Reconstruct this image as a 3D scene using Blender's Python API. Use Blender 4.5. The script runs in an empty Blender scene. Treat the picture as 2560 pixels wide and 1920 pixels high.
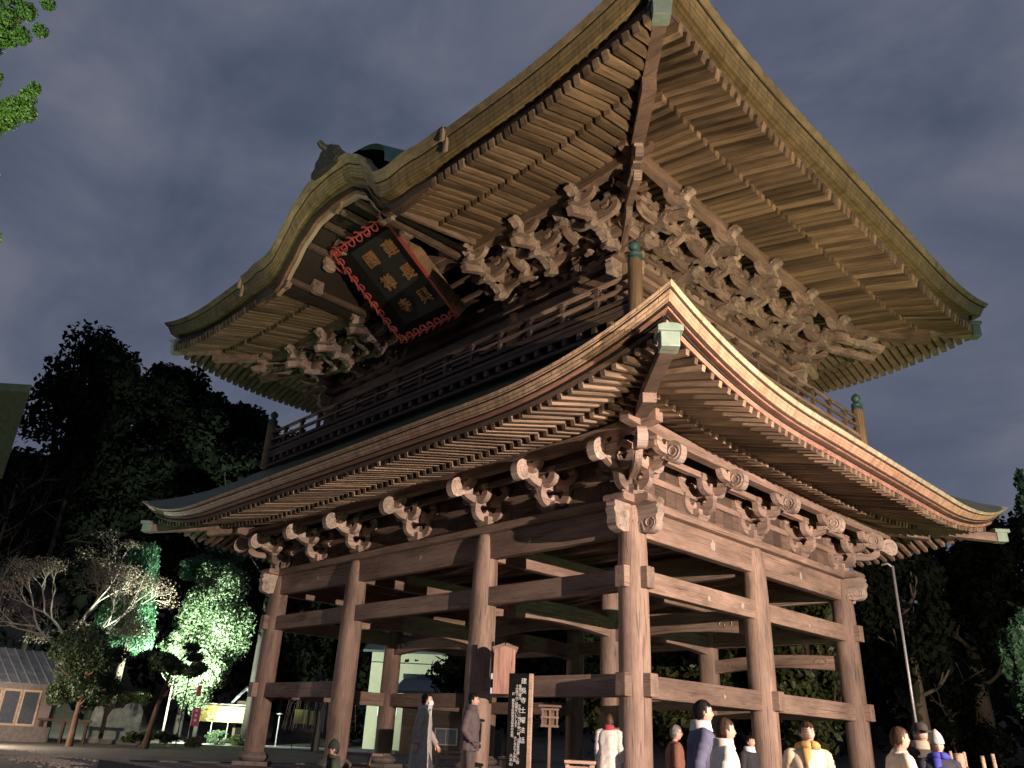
import bpy, bmesh, math, random
from mathutils import Vector, Matrix, noise as mnoise
R = math.radians
rng = random.Random(7)
sc = bpy.context.scene
col = sc.collection
def lin(r, g, b):
    f = lambda c: (c/255/12.92) if c <= 10 else ((c/255+.055)/1.055)**2.4
    return (f(r), f(g), f(b), 1)
# ------------------------------------------------------------------ camera
CAM = Vector((10.0864, -13.2096, 0.97))
FW = Vector((-0.663609, 0.627478, 0.407301))
RT = Vector((0.700581, 0.712199, 0.044248))
UP = Vector((0.262315, -0.314711, 0.912221))
FOC = 1985.63
cd = bpy.data.cameras.new('camera'); cam = bpy.data.objects.new('camera', cd); col.objects.link(cam)
cam.matrix_world = Matrix(((RT.x, UP.x, -FW.x, CAM.x), (RT.y, UP.y, -FW.y, CAM.y), (RT.z, UP.z, -FW.z, CAM.z), (0, 0, 0, 1)))
cd.sensor_width = 36; cd.lens = FOC/2560*36; cd.clip_end = 2000; cd.clip_start = .05
sc.camera = cam
def at(px, py, d):
    "point of the place seen at photo pixel (px, py), d metres along the view axis"
    return CAM + (FW + RT*((px-1280)/FOC) - UP*((py-960)/FOC))*d
# ------------------------------------------------------------------ night sky, lamps, exposure
w = bpy.data.worlds.new('World'); sc.world = w; w.use_nodes = True
nt = w.node_tree; nt.nodes.clear()
def N(t, kind, **kw):
    n = t.nodes.new(kind)
    for k, v in kw.items():
        if k.startswith('i_'):
            n.inputs[int(k[2:]) if k[2:].isdigit() else k[2:].replace('_', ' ')].default_value = v
        else: setattr(n, k, v)
    return n
def ramp(t, stops, interp='LINEAR'):
    n = t.nodes.new('ShaderNodeValToRGB'); cr = n.color_ramp; cr.interpolation = interp
    while len(cr.elements) > len(stops): cr.elements.remove(cr.elements[-1])
    while len(cr.elements) < len(stops): cr.elements.new(.5)
    for e, (p, c) in zip(cr.elements, stops): e.position = p; e.color = c if len(c) == 4 else (*c, 1)
    return n
out = N(nt, 'ShaderNodeOutputWorld')
sky = N(nt, 'ShaderNodeTexSky', sky_type='NISHITA', sun_disc=False, sun_elevation=R(-6), sun_rotation=R(200))
bg1 = N(nt, 'ShaderNodeBackground', i_Strength=.05)
nt.links.new(sky.outputs[0], bg1.inputs[0])
tc = N(nt, 'ShaderNodeTexCoord'); mp = N(nt, 'ShaderNodeMapping'); mp.inputs['Scale'].default_value = (1.6, 2.2, 3.0)
nt.links.new(tc.outputs['Generated'], mp.inputs[0])
n1 = N(nt, 'ShaderNodeTexNoise', i_Scale=2.6, i_Detail=5.0, i_Roughness=.55, i_Distortion=.35)
nt.links.new(mp.outputs[0], n1.inputs['Vector'])
cr = ramp(nt, [(.30, (.046, .058, .089)), (.43, (.062, .072, .108)), (.54, (.074, .085, .121)), (.72, (.105, .108, .142))])
nt.links.new(n1.outputs[0], cr.inputs[0])
bg2 = N(nt, 'ShaderNodeBackground', i_Strength=1.5); nt.links.new(cr.outputs[0], bg2.inputs[0])
ad = N(nt, 'ShaderNodeAddShader'); nt.links.new(bg1.outputs[0], ad.inputs[0]); nt.links.new(bg2.outputs[0], ad.inputs[1])
nt.links.new(ad.outputs[0], out.inputs[0])
sc.cycles.diffuse_bounces = 2; sc.cycles.max_bounces = 6; sc.cycles.sample_clamp_indirect = 4
sc.view_settings.view_transform = 'Standard'; sc.view_settings.look = 'None'
sc.view_settings.exposure = 0; sc.view_settings.gamma = 1; sc.view_settings.use_curve_mapping = False
sd = bpy.data.lights.new('moon', 'SUN'); sd.energy = .01; sd.angle = R(10); sd.color = (.8, .85, 1)
so = bpy.data.objects.new('moon', sd); col.objects.link(so); so.rotation_euler = (R(40), 0, R(200))
# floodlights that stand round the gate: position, aim, colour, watts, cone, label
FLOODS = [   # place, aim, colour, watts, cone, label, (upper, lower) added light shields in degrees
 ((19.6, -4.1, 3.8), (-3, 3.0, 5.2), (1, .765, .65), 40000, 92, 'warm floodlight with added light shields on a tall stand beyond the right of the path', (15.5, -17)),
 ((16.8, -6.8, .7), (-3.5, 1.6, 13.0), (1, .765, .53), 18500, 62, 'yellowish floodlight on a short stand aimed at the front of the upper storey', 23.3),
 ((8.6, 3.2, .1), (2.6, 4.8, 13.8), (1, .78, .50), 550, 40, 'yellowish floodlight on the ground aimed at the side of the upper eaves', 56),
 ((13.5, 14.5, .1), (2, 9, 14.5), (.85, 1, .42), 2400, 50, 'greenish floodlight aimed up at the far upper eave corner', None),
 ((20.2, -2.6, .1), (-3, 3.0, 4.6), (.42, 1, .52), 1900, 60, 'low green tinted floodlight beside the tall stand', (14, 6)),
 ((-5.5, -14.5, .1), (-7.3, -1.8, 13.2), (1, .82, .66), 900, 12.5, 'small added spotlight, unseen on the forecourt, brightening the plaque', None),  # lamp added to brighten the plaque
 ((-21, -9, .1), (-15.5, -1, 13.2), (.45, 1, .5), 800, 34, 'green tinted floodlight aimed up at the far left eaves', None),
 ((2.5, -17.5, .0), (-4, -12.4, 11.5), (.95, 1, .7), 8500, 44, 'floodlight at the foot of the juniper by the path', None),
]
def flood_light(loc, aim, colr, watt, cone):
    ld = bpy.data.lights.new('floodlight_beam', 'SPOT'); ld.energy = watt; ld.color = colr
    ld.spot_size = R(cone); ld.spot_blend = .5; ld.shadow_soft_size = .04
    lo = bpy.data.objects.new('floodlight_beam', ld); col.objects.link(lo)
    lo.location = loc; lo.rotation_euler = (Vector(aim)-Vector(loc)).to_track_quat('-Z', 'Y').to_euler()
    return lo
flood_objs = [flood_light(*f[:5]) for f in FLOODS]
# ------------------------------------------------------------------ materials
def newmat(name):
    m = bpy.data.materials.new(name); m.use_nodes = True
    t = m.node_tree; b = t.nodes['Principled BSDF']; return m, t, b
def vec(t, src='Object', scale=(1, 1, 1), loc=(0, 0, 0), rnd=True):
    tcn = N(t, 'ShaderNodeTexCoord'); mpn = N(t, 'ShaderNodeMapping')
    mpn.inputs['Scale'].default_value = scale; mpn.inputs['Location'].default_value = loc
    t.links.new(tcn.outputs[src], mpn.inputs[0])
    if rnd:
        oi = N(t, 'ShaderNodeObjectInfo'); ml = N(t, 'ShaderNodeMath', operation='MULTIPLY', i_1=37.0)
        t.links.new(oi.outputs['Random'], ml.inputs[0])
        va = N(t, 'ShaderNodeVectorMath', operation='ADD')
        t.links.new(mpn.outputs[0], va.inputs[0]); t.links.new(ml.outputs[0], va.inputs[1]); return va.outputs[0]
    return mpn.outputs[0]
def wood(name, c, axis='X', var=.35, rough=.72, bump=.35, dark=.72, fine=60, worn=0.0, vr=(.74, 1.22), crack=.45):
    m, t, b = newmat(name)
    i = 'XYZ'.index(axis); s = [1, 1, 1]; s[i] = .055
    v = vec(t, scale=[q*fine for q in s]); v2 = vec(t, scale=[1.3 if k != i else .5 for k in range(3)])
    g = N(t, 'ShaderNodeTexNoise', i_Scale=1.0, i_Detail=5.0, i_Roughness=.6, i_Distortion=.4); t.links.new(v, g.inputs['Vector'])
    p = N(t, 'ShaderNodeTexNoise', i_Scale=1.6, i_Detail=6.0, i_Roughness=.62); t.links.new(v2, p.inputs['Vector'])
    c0 = tuple(x*dark for x in c); c2 = tuple(min(1, x*1.28) for x in c)
    r1 = ramp(t, [(.30, c0), (.47, c), (.72, c2)]); t.links.new(g.outputs[0], r1.inputs[0])
    r2 = ramp(t, [(.3, (1-var,)*3), (.52, (1, 1, 1)), (.75, (1+worn, 1+worn, 1+worn*.9))]); t.links.new(p.outputs[0], r2.inputs[0])
    mx = N(t, 'ShaderNodeMix', data_type='RGBA', blend_type='MULTIPLY'); mx.inputs[0].default_value = 1
    t.links.new(r1.outputs[0], mx.inputs[6]); t.links.new(r2.outputs[0], mx.inputs[7])
    # drying cracks along the grain, rain streaks and pale worn patches
    s3 = [9, 9, 9]; s3[i] = .16; v3 = vec(t, scale=s3, loc=(3, 1, 7))
    ck = N(t, 'ShaderNodeTexNoise', i_Scale=1.0, i_Detail=2.0, i_Roughness=.4, i_Distortion=.15); t.links.new(v3, ck.inputs['Vector'])
    r3 = ramp(t, [(.485, (1, 1, 1)), (.497, (crack,)*3), (.503, (crack,)*3), (.515, (1, 1, 1))]); t.links.new(ck.outputs[0], r3.inputs[0])
    s4 = [3.2, 3.2, 3.2]; s4[i] = .5; v4 = vec(t, scale=s4, loc=(5, 2, 1))
    st = N(t, 'ShaderNodeTexNoise', i_Scale=1.0, i_Detail=4.0, i_Roughness=.6); t.links.new(v4, st.inputs['Vector'])
    r4 = ramp(t, [(.28, (.50, .48, .46)), (.44, (.92, .91, .90)), (.56, (1, 1, 1)), (.70, (1.30, 1.28, 1.25))]); t.links.new(st.outputs[0], r4.inputs[0])
    for rr_ in (r3, r4):
        m2 = N(t, 'ShaderNodeMix', data_type='RGBA', blend_type='MULTIPLY'); m2.inputs[0].default_value = 1
        t.links.new(mx.outputs[2], m2.inputs[6]); t.links.new(rr_.outputs[0], m2.inputs[7]); mx = m2
    oi = N(t, 'ShaderNodeObjectInfo'); mr = N(t, 'ShaderNodeMapRange', i_3=vr[0], i_4=vr[1]); t.links.new(oi.outputs['Random'], mr.inputs[0])
    hs = N(t, 'ShaderNodeHueSaturation'); t.links.new(mr.outputs[0], hs.inputs['Value']); t.links.new(mx.outputs[2], hs.inputs['Color'])
    t.links.new(hs.outputs[0], b.inputs['Base Color'])
    b.inputs['Roughness'].default_value = rough
    bp = N(t, 'ShaderNodeBump', i_Strength=bump, i_Distance=.02); t.links.new(g.outputs[0], bp.inputs['Height']); t.links.new(bp.outputs[0], b.inputs['Normal'])
    return m
def plain(name, c, rough=.7, metal=0, var=.25, scale=6, bump=.15, src='Object'):
    m, t, b = newmat(name); v = vec(t, src)
    g = N(t, 'ShaderNodeTexNoise', i_Scale=scale, i_Detail=6.0, i_Roughness=.6); t.links.new(v, g.inputs['Vector'])
    r1 = ramp(t, [(.3, tuple(x*(1-var) for x in c)), (.55, c), (.75, tuple(min(1, x*(1+var*.7)) for x in c))])
    t.links.new(g.outputs[0], r1.inputs[0]); t.links.new(r1.outputs[0], b.inputs['Base Color'])
    b.inputs['Roughness'].default_value = rough; b.inputs['Metallic'].default_value = metal
    if bump:
        bp = N(t, 'ShaderNodeBump', i_Strength=bump, i_Distance=.02); t.links.new(g.outputs[0], bp.inputs['Height']); t.links.new(bp.outputs[0], b.inputs['Normal'])
    return m
def leafmat(name, c, c2, trans=.25):
    m, t, b = newmat(name)
    tcn = N(t, 'ShaderNodeTexCoord')
    g = N(t, 'ShaderNodeTexNoise', i_Scale=.9, i_Detail=3.0); t.links.new(tcn.outputs['Object'], g.inputs['Vector'])
    g2 = N(t, 'ShaderNodeTexWhiteNoise'); gm = N(t, 'ShaderNodeNewGeometry'); t.links.new(gm.outputs['Random Per Island'], g2.inputs[1] if len(g2.inputs) > 1 else g2.inputs[0]); g2.noise_dimensions = '1D'
    mxv = N(t, 'ShaderNodeMath', operation='ADD'); mxv2 = N(t, 'ShaderNodeMath', operation='MULTIPLY', i_1=.5)
    t.links.new(g.outputs[0], mxv.inputs[0]); t.links.new(gm.outputs['Random Per Island'], mxv.inputs[1]); t.links.new(mxv.outputs[0], mxv2.inputs[0])
    r1 = ramp(t, [(.2, c), (.8, c2)]); t.links.new(mxv2.outputs[0], r1.inputs[0])
    t.links.new(r1.outputs[0], b.inputs['Base Color']); b.inputs['Roughness'].default_value = .5
    tr = N(t, 'ShaderNodeBsdfTranslucent'); t.links.new(r1.outputs[0], tr.inputs[0])
    ms = N(t, 'ShaderNodeMixShader', i_0=trans); t.links.new(b.outputs[0], ms.inputs[1]); t.links.new(tr.outputs[0], ms.inputs[2])
    t.links.new(ms.outputs[0], t.nodes['Material Output'].inputs[0])
    return m
WC = (.31, .215, .162)
M = {}
for ax in 'XYZ': M['wood'+ax] = wood('weathered_wood_'+ax, WC, ax, worn=.25)
for ax in 'XY': M['raft'+ax] = wood('rafter_wood_'+ax, (.26, .185, .125), ax, vr=(.5, 1.45), var=.45, worn=.4)
M['raftU'] = wood('old_rafter_wood', (.27, .19, .115), 'X', vr=(.55, 1.4), var=.55, worn=.5, dark=.5)
M['carve'] = wood('carved_wood', (.40, .295, .23), 'X', var=.3, dark=.68, fine=16, worn=.2)
M['nose'] = wood('pale_carved_wood', (.47, .375, .305), 'X', var=.3, dark=.75, fine=16, worn=.2)
M['old'] = wood('upper_wood', (.27, .185, .10), 'X', var=.45, worn=.3)
M['oldZ'] = wood('upper_wood_upright', (.33, .22, .12), 'Z', var=.4, worn=.3)
M['board'] = wood('soffit_boards', (.09, .058, .04), 'X')  # extra dark: the shade between the rafters is put into the colour
M['gap'] = plain('shade_dark_wood', (.025, .018, .013), .8)  # near-black colour standing for shade in recesses and under the gable
M['planks'] = wood('wall_planks', (.16, .11, .08), 'X')
def brickmat(name, c, c2, mortar, bw, bh):
    m, t, b = newmat(name)
    tcn = N(t, 'ShaderNodeTexCoord')
    br = N(t, 'ShaderNodeTexBrick', offset=.5, i_Scale=1.0, i_Color1=(*c, 1), i_Color2=(*c2, 1), i_Mortar=(*mortar, 1))
    br.inputs['Mortar Size'].default_value = .009; br.inputs['Brick Width'].default_value = bw; br.inputs['Row Height'].default_value = bh; br.inputs['Mortar Smooth'].default_value = .3
    t.links.new(tcn.outputs['UV'], br.inputs['Vector'])
    g = N(t, 'ShaderNodeTexNoise', i_Scale=3.0, i_Detail=6.0, i_Roughness=.65); t.links.new(tcn.outputs['Object'], g.inputs['Vector'])
    rr = ramp(t, [(.3, (.6, .62, .6)), (.7, (1.1, 1.1, 1.1))]); t.links.new(g.outputs[0], rr.inputs[0])
    mx = N(t, 'ShaderNodeMix', data_type='RGBA', blend_type='MULTIPLY'); mx.inputs[0].default_value = 1
    t.links.new(br.outputs[0], mx.inputs[6]); t.links.new(rr.outputs[0], mx.inputs[7]); t.links.new(mx.outputs[2], b.inputs['Base Color'])
    sm_ = N(t, 'ShaderNodeMapping'); sm_.inputs['Scale'].default_value = (7, .9, 1); t.links.new(tcn.outputs['UV'], sm_.inputs[0])
    sn = N(t, 'ShaderNodeTexNoise', i_Scale=1.0, i_Detail=5.0, i_Roughness=.65); t.links.new(sm_.outputs[0], sn.inputs['Vector'])
    sr = ramp(t, [(.32, (.58, .56, .54)), (.5, (1, 1, 1)), (.68, (1.18, 1.16, 1.1))]); t.links.new(sn.outputs[0], sr.inputs[0])
    m3 = N(t, 'ShaderNodeMix', data_type='RGBA', blend_type='MULTIPLY'); m3.inputs[0].default_value = 1
    t.links.new(mx.outputs[2], m3.inputs[6]); t.links.new(sr.outputs[0], m3.inputs[7]); t.links.new(m3.outputs[2], b.inputs['Base Color'])
    bp = N(t, 'ShaderNodeBump', i_Strength=.6, i_Distance=.012, invert=True); t.links.new(br.outputs['Fac'], bp.inputs['Height']); t.links.new(bp.outputs[0], b.inputs['Normal'])
    b.inputs['Roughness'].default_value = .55
    return m
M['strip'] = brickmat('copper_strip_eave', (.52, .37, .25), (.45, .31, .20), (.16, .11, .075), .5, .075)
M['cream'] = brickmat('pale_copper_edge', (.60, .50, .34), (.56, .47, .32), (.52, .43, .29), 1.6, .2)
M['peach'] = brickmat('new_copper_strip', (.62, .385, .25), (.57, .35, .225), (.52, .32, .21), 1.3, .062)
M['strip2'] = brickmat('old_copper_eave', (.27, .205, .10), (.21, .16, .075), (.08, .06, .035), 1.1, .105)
M['edge'] = plain('copper_edge', (.42, .34, .23), .45, var=.15, scale=2)
M['edgeold'] = plain('old_copper_edge', (.24, .20, .11), .55, var=.45, scale=3)
M['redboard'] = wood('reddish_eave_board', (.36, .19, .13), 'X', var=.3)
M['patina'] = plain('green_copper', (.30, .40, .33), .5, .2, var=.2)
M['patina_dark'] = plain('dark_patina', (.10, .20, .17), .55, .3, var=.3)
M['copper_roof'] = plain('copper_roof', (.13, .15, .10), .55, .2, var=.35, scale=1.5)
M['stone'] = plain('grey_stone', (.21, .175, .15), .85, var=.35, scale=5, bump=.4)
M['black'] = plain('black_lacquer', (.010, .010, .009), .95, var=.3, bump=.05)
M['black'].node_tree.nodes['Principled BSDF'].inputs['Specular IOR Level'].default_value = .1
M['panel'] = plain('plaque_panel', (.020, .024, .020), .8, var=.4, scale=3, bump=.05)
M['red'] = plain('vermilion', (.42, .075, .055), .5, var=.25, scale=9)
M['gold'] = plain('gilt', (.36, .20, .085), .38, .35, var=.2, bump=.1)
M['white'] = plain('white_paint', (.8, .79, .76), .6, var=.05)
M['paper'] = plain('old_paper', (.52, .46, .38), .9, var=.3, scale=25)
M['ornament'] = plain('sooty_bronze', (.05, .05, .038), .6, .2, var=.4)
M['dark'] = plain('dark_iron', (.03, .03, .03), .5, .4)
M['galv'] = plain('galvanised_steel', (.55, .56, .55), .45, .5, var=.1)
M['pinkwood'] = wood('new_cedar_board', (.62, .36, .27), 'Z', var=.08, dark=.85, fine=40)
M['palewood'] = wood('pale_wood', (.55, .40, .28), 'X', var=.15, dark=.75)
M['skin'] = plain('skin', (.58, .36, .27), .5, var=.06, bump=0)
# ------------------------------------------------------------------ mesh builder
class MB:
    def __init__(s): s.v = []; s.f = []; s.m = []; s.uv = {}
    def add(s, vs, fs, mi=0):
        o = len(s.v); s.v += [tuple(q) for q in vs]; s.f += [tuple(i+o for i in f) for f in fs]; s.m += [mi]*len(fs); return o
    def box(s, c, d, rot=None, mi=0, taper=1.0):
        x, y, z = (q/2 for q in d); P = []
        for sz in (-1, 1):
            k = taper if sz < 0 else 1
            for sx, sy in ((-1, -1), (1, -1), (1, 1), (-1, 1)):
                p = Vector((sx*x*k, sy*y*k, sz*z)); P.append((rot @ p if rot else p) + Vector(c))
        s.add(P, [(3, 2, 1, 0), (4, 5, 6, 7), (0, 1, 5, 4), (1, 2, 6, 5), (2, 3, 7, 6), (3, 0, 4, 7)], mi); return s
    def bar(s, a, b, wd, h, up=(0, 0, 1), mi=0):
        a, b = Vector(a), Vector(b); d = (b-a); l = d.length; d.normalize()
        sd_ = d.cross(Vector(up)).normalized(); u = sd_.cross(d)
        s.box((a+b)/2, (l, wd, h), Matrix(((d.x, -sd_.x, u.x), (d.y, -sd_.y, u.y), (d.z, -sd_.z, u.z))), mi); return s
    def prism(s, poly, o, u, v, thick, mi=0):
        o, u, v = Vector(o), Vector(u).normalized(), Vector(v).normalized(); n = u.cross(v)
        k = len(poly); A = [o+u*p[0]+v*p[1]-n*thick/2 for p in poly]; B = [q+n*thick for q in A]
        s.add(A+B, [tuple(range(k))[::-1], tuple(range(k, 2*k))]+[(i, (i+1) % k, (i+1) % k+k, i+k) for i in range(k)], mi); return s
    def tube(s, pts, rad, n=8, mi=0, cap=True):
        pts = [Vector(p) for p in pts]; k = len(pts); rad = rad if hasattr(rad, '__len__') else [rad]*k
        V = []; pu = None
        for i, p in enumerate(pts):
            d = (pts[min(i+1, k-1)]-pts[max(i-1, 0)]).normalized()
            if pu is None: pu = d.orthogonal().normalized()
            pu = (pu-d*pu.dot(d)).normalized(); w_ = d.cross(pu)
            V += [p+(pu*math.cos(2*math.pi*j/n)+w_*math.sin(2*math.pi*j/n))*rad[i] for j in range(n)]
        F = [(i*n+j, i*n+(j+1) % n, (i+1)*n+(j+1) % n, (i+1)*n+j) for i in range(k-1) for j in range(n)]
        if cap: F += [tuple(range(n))[::-1], tuple(range((k-1)*n, k*n))]
        s.add(V, F, mi); return s
    def lathe(s, prof, c=(0, 0, 0), n=20, mi=0):
        c = Vector(c); V = [c+Vector((r*math.cos(2*math.pi*j/n), r*math.sin(2*math.pi*j/n), z)) for r, z in prof for j in range(n)]
        k = len(prof)
        F = [(i*n+j, i*n+(j+1) % n, (i+1)*n+(j+1) % n, (i+1)*n+j) for i in range(k-1) for j in range(n)]
        F += [tuple(range(n))[::-1], tuple(range((k-1)*n, k*n))]
        s.add(V, F, mi); return s
    def grid(s, rows, closev=False, mi=0, uvs=None):
        n = len(rows[0]); o = len(s.v); s.v += [tuple(p) for r in rows for p in r]
        if uvs:
            for i, q in enumerate(q for r in uvs for q in r): s.uv[o+i] = q
        for i in range(len(rows)-1):
            for j in range(n if closev else n-1):
                jj = (j+1) % n
                s.f.append((o+i*n+j, o+i*n+jj, o+(i+1)*n+jj, o+(i+1)*n+j)); s.m.append(mi)
        return s
    def ball(s, c, r, n=8, mi=0, sc3=(1, 1, 1)):
        prof = [(math.sin(math.pi*i/n), -math.cos(math.pi*i/n)) for i in range(n+1)]
        o = len(s.v); s.lathe([(max(a, .001)*r, b*r) for a, b in prof], (0, 0, 0), n*2-2, mi)
        for i in range(o, len(s.v)): q = s.v[i]; s.v[i] = (c[0]+q[0]*sc3[0], c[1]+q[1]*sc3[1], c[2]+q[2]*sc3[2])
        return s
    def mesh(s, name, mats, smooth=False):
        me = bpy.data.meshes.new(name); me.from_pydata(s.v, [], s.f)
        for mm in (mats if isinstance(mats, (list, tuple)) else [mats]): me.materials.append(mm)
        if any(s.m): me.polygons.foreach_set('material_index', s.m)
        if smooth: me.polygons.foreach_set('use_smooth', [True]*len(me.polygons))
        if s.uv:
            uvl = me.uv_layers.new(name='UVMap'); idx = [0]*len(me.loops); me.loops.foreach_get('vertex_index', idx)
            uvl.data.foreach_set('uv', [c for i in idx for c in s.uv.get(i, (0, 0))])
        me.update(); return me
    def build(s, name, mats, parent=None, smooth=False, **kw):
        return obj(name, s.mesh(name, mats, smooth), parent, **kw)
def obj(name, data, parent=None, label=None, cat=None, group=None, kind=None, loc=None, bevel=0, mtx=None):
    o = bpy.data.objects.new(name, data); col.objects.link(o)
    if parent: o.parent = parent
    if mtx is not None: o.matrix_basis = mtx
    if loc is not None: o.location = loc
    for k, v in (('label', label), ('category', cat), ('group', group), ('kind', kind)):
        if v: o[k] = v
    if bevel:
        b = o.modifiers.new('bevel', 'BEVEL'); b.width = bevel; b.segments = 2; b.limit_method = 'ANGLE'
    return o
def thing(name, label, cat, loc=(0, 0, 0), rz=0, group=None):
    o = obj(name, None, None, label, cat, group, None, loc); o.rotation_euler = (0, 0, rz); o.empty_display_size = .3; return o
def smooth_by_angle(me, ang=40):
    me.polygons.foreach_set('use_smooth', [True]*len(me.polygons))
    try: me.set_sharp_from_angle(angle=R(ang))
    except Exception: pass
# ------------------------------------------------------------------ the gate: dimensions
A1, A2, BY = 4.5023, 5.6062, 4.855
L, D = 2*A1+A2, 2*BY
XC = -L/2
XS = [0, -A1, -A1-A2, -L]; YS = [0, BY, D]
ZP, ZG = -.12, -.42
gate = thing('temple_gate', 'two storey wooden temple gate with curved roofs lit by floodlights', 'gate', (0, 0, ZP))
GI = Matrix.Translation((0, 0, -ZP))
def part(name, mb, mats, parent=None, bevel=0, smooth=False, label=None, ang=None, kind=None):
    me = mb.mesh(name, mats, smooth)
    if ang: smooth_by_angle(me, ang)
    o = obj(name, me, parent or gate, label=label, kind=kind, bevel=bevel)
    if parent is None: o.matrix_basis = GI.copy()
    return o
# columns on moulded stone bases
colm = MB(); colm.lathe([(.29, .22), (.31, .5), (.315, 2.5), (.305, 4.4), (.285, 5.1), (.25, 5.45), (.21, 5.555)], n=28)
colmesh = colm.mesh('column', M['woodZ']); smooth_by_angle(colmesh, 50)
basm = MB(); basm.lathe([(.36, .0), (.41, .03), (.46, .1), (.46, .16), (.40, .215), (.36, .235), (.345, .26), (.33, .262)], n=28)
basm.box((0, 0, -.06), (1.02, 1.02, .118))
basmesh = basm.mesh('base_stone', M['stone']); smooth_by_angle(basmesh, 35)
for x in XS:
    for y in YS:
        for nm, me in (('column', colmesh), ('base_stone', basmesh)):
            o = obj(nm, me, gate); o.matrix_basis = GI @ Matrix.Translation((x, y, 0)) @ Matrix.Rotation(rng.random()*6.28, 4, 'Z')
def beam(name, a, b, th, z0, z1, mat, bevel=.018):
    a, b = Vector(a), Vector(b)
    mb = MB(); mb.bar((a.x, a.y, (z0+z1)/2), (b.x, b.y, (z0+z1)/2), th, z1-z0)
    return part(name, mb, mat, bevel=bevel)
TH = .25
for j, y in enumerate(YS):
    for i in range(3):
        x0, x1 = XS[i], XS[i+1]
        if i != 1: beam('tie_beam', (x0+(.47 if i == 0 else 0)*1, y), (x1-(.47 if i == 2 else 0), y), TH, 1.804, 2.230, M['woodX'])
        if j != 1:
            beam('tie_beam', (x0+(.45 if i == 0 else .02), y), (x1-(.45 if i == 2 else .02), y), TH-.004*i, 3.835, 4.268, M['woodX'])
    beam('head_beam', (.0, y), (-L, y), TH-.02, 4.948, 5.558, M['woodX'])
for i, x in enumerate(XS):
    out_ = i in (0, 3)
    for k in range(2):
        y0, y1 = YS[k], YS[k+1]
        if out_:
            beam('tie_beam', (x, y0-(.47 if k == 0 else 0)), (x, y1+(.47 if k == 1 else 0)), TH+.002, 1.800, 2.226, M['woodY'])
            beam('tie_beam', (x, y0-(.45 if k == 0 else 0)), (x, y1+(.45 if k == 1 else 0)), TH+.002, 3.840, 4.272, M['woodY'])
    if out_: beam('head_beam', (x, 0), (x, D), TH-.022, 4.95, 5.56, M['woodY'])
# rainbow beams: arched transverse beams over the inner aisles, chamfered below
def rainbow(a, b, z, h=.52, th=.3):
    a, b = Vector((*a, z)), Vector((*b, z)); d = b-a; l = d.length
    poly = []; n = 14
    for i in range(n+1):
        t = i/n; poly.append((t*l, .16*math.sin(math.pi*t)+(-.05 if i in (0, n) else 0)))
    top = [(t*l, h+.12*math.sin(math.pi*t)) for t in [1-i/n for i in range(n+1)]]
    mb = MB(); mb.prism(poly+top, (a+b)/2-d/2, d, (0, 0, 1), th)
    o = part('rainbow_beam', mb, M['wood'+('X' if abs(d.x) > abs(d.y) else 'Y')], bevel=.02)
    g = MB()
    for sd_ in (-1, 1):
        for e in (0, 1):
            u = d.normalized()*(1 if e == 0 else -1); p = (a if e == 0 else b)+u*.75+Vector((0, 0, .27))
            nrm = u.cross(Vector((0, 0, 1)))*sd_
            g.tube([p+u*(.22*math.cos(t)*(1-t/9))+Vector((0, 0, .14*math.sin(t)*(1-t/9)))+nrm*(th/2+.004) for t in [q*.45 for q in range(16)]], .014, 5)
    part('carved_swirl', g, M['carve'], o)
for x in XS[1:3]:
    for k in range(2): rainbow((x, YS[k]), (x, YS[k+1]), 3.62)
rainbow((XS[1], BY), (XS[0], BY), 3.5); rainbow((XS[1], D), (XS[0], D), 3.05, .4, .24)
rainbow((XS[2], BY), (XS[1], BY), 3.85); rainbow((XS[3], BY), (XS[2], BY), 3.5)
for x in XS[1:3]: beam('cross_beam', (x, 0), (x, D), .24, 4.95, 5.45, M['woodY'])
beam('cross_beam', (0, BY), (-L, BY), .24, 4.9, 5.4, M['woodX'])
for k in range(8): beam('ceiling_joist', (-.2, .6+k*1.21), (-L+.2, .6+k*1.21), .14, 5.62, 5.8, M['woodX'])
part('ceiling', MB().box((XC, D/2, 5.86), (L-.3, D-.3, .1)), M['planks'])
# plate over the head beams, ends rounded past the corners
def plate(name, z0, z1, wd, x0, x1, y0, y1, ext, mX, mY):
    h = (z1-z0); c = (z0+z1)/2
    def rounded(l):
        p = [(-l/2+.05, -h/2), (l/2-.05, -h/2)]
        p += [(l/2-.05+.07*math.sin(t), -h*.5*math.cos(t)) for t in [i*math.pi/8 for i in range(1, 8)]]
        return p+[(l/2-.05, h/2), (-l/2+.05, h/2)]+[(-l/2+.05-.07*math.sin(t), h*.5*math.cos(t)) for t in [i*math.pi/8 for i in range(1, 8)]]
    for y in (y0, y1):
        part(name, MB().prism(rounded(x1-x0+2*ext), ((x0+x1)/2, y, c), (1, 0, 0), (0, 0, 1), wd), mX, bevel=.02)
    for x in (x0, x1):
        part(name, MB().prism(rounded(y1-y0+2*ext), (x, (y0+y1)/2, c-.003), (0, 1, 0), (0, 0, 1), wd), mY, bevel=.02)
plate('head_plate', 5.563, 5.74, .56, -L, 0, 0, D, .62, M['woodX'], M['woodY'])
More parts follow.
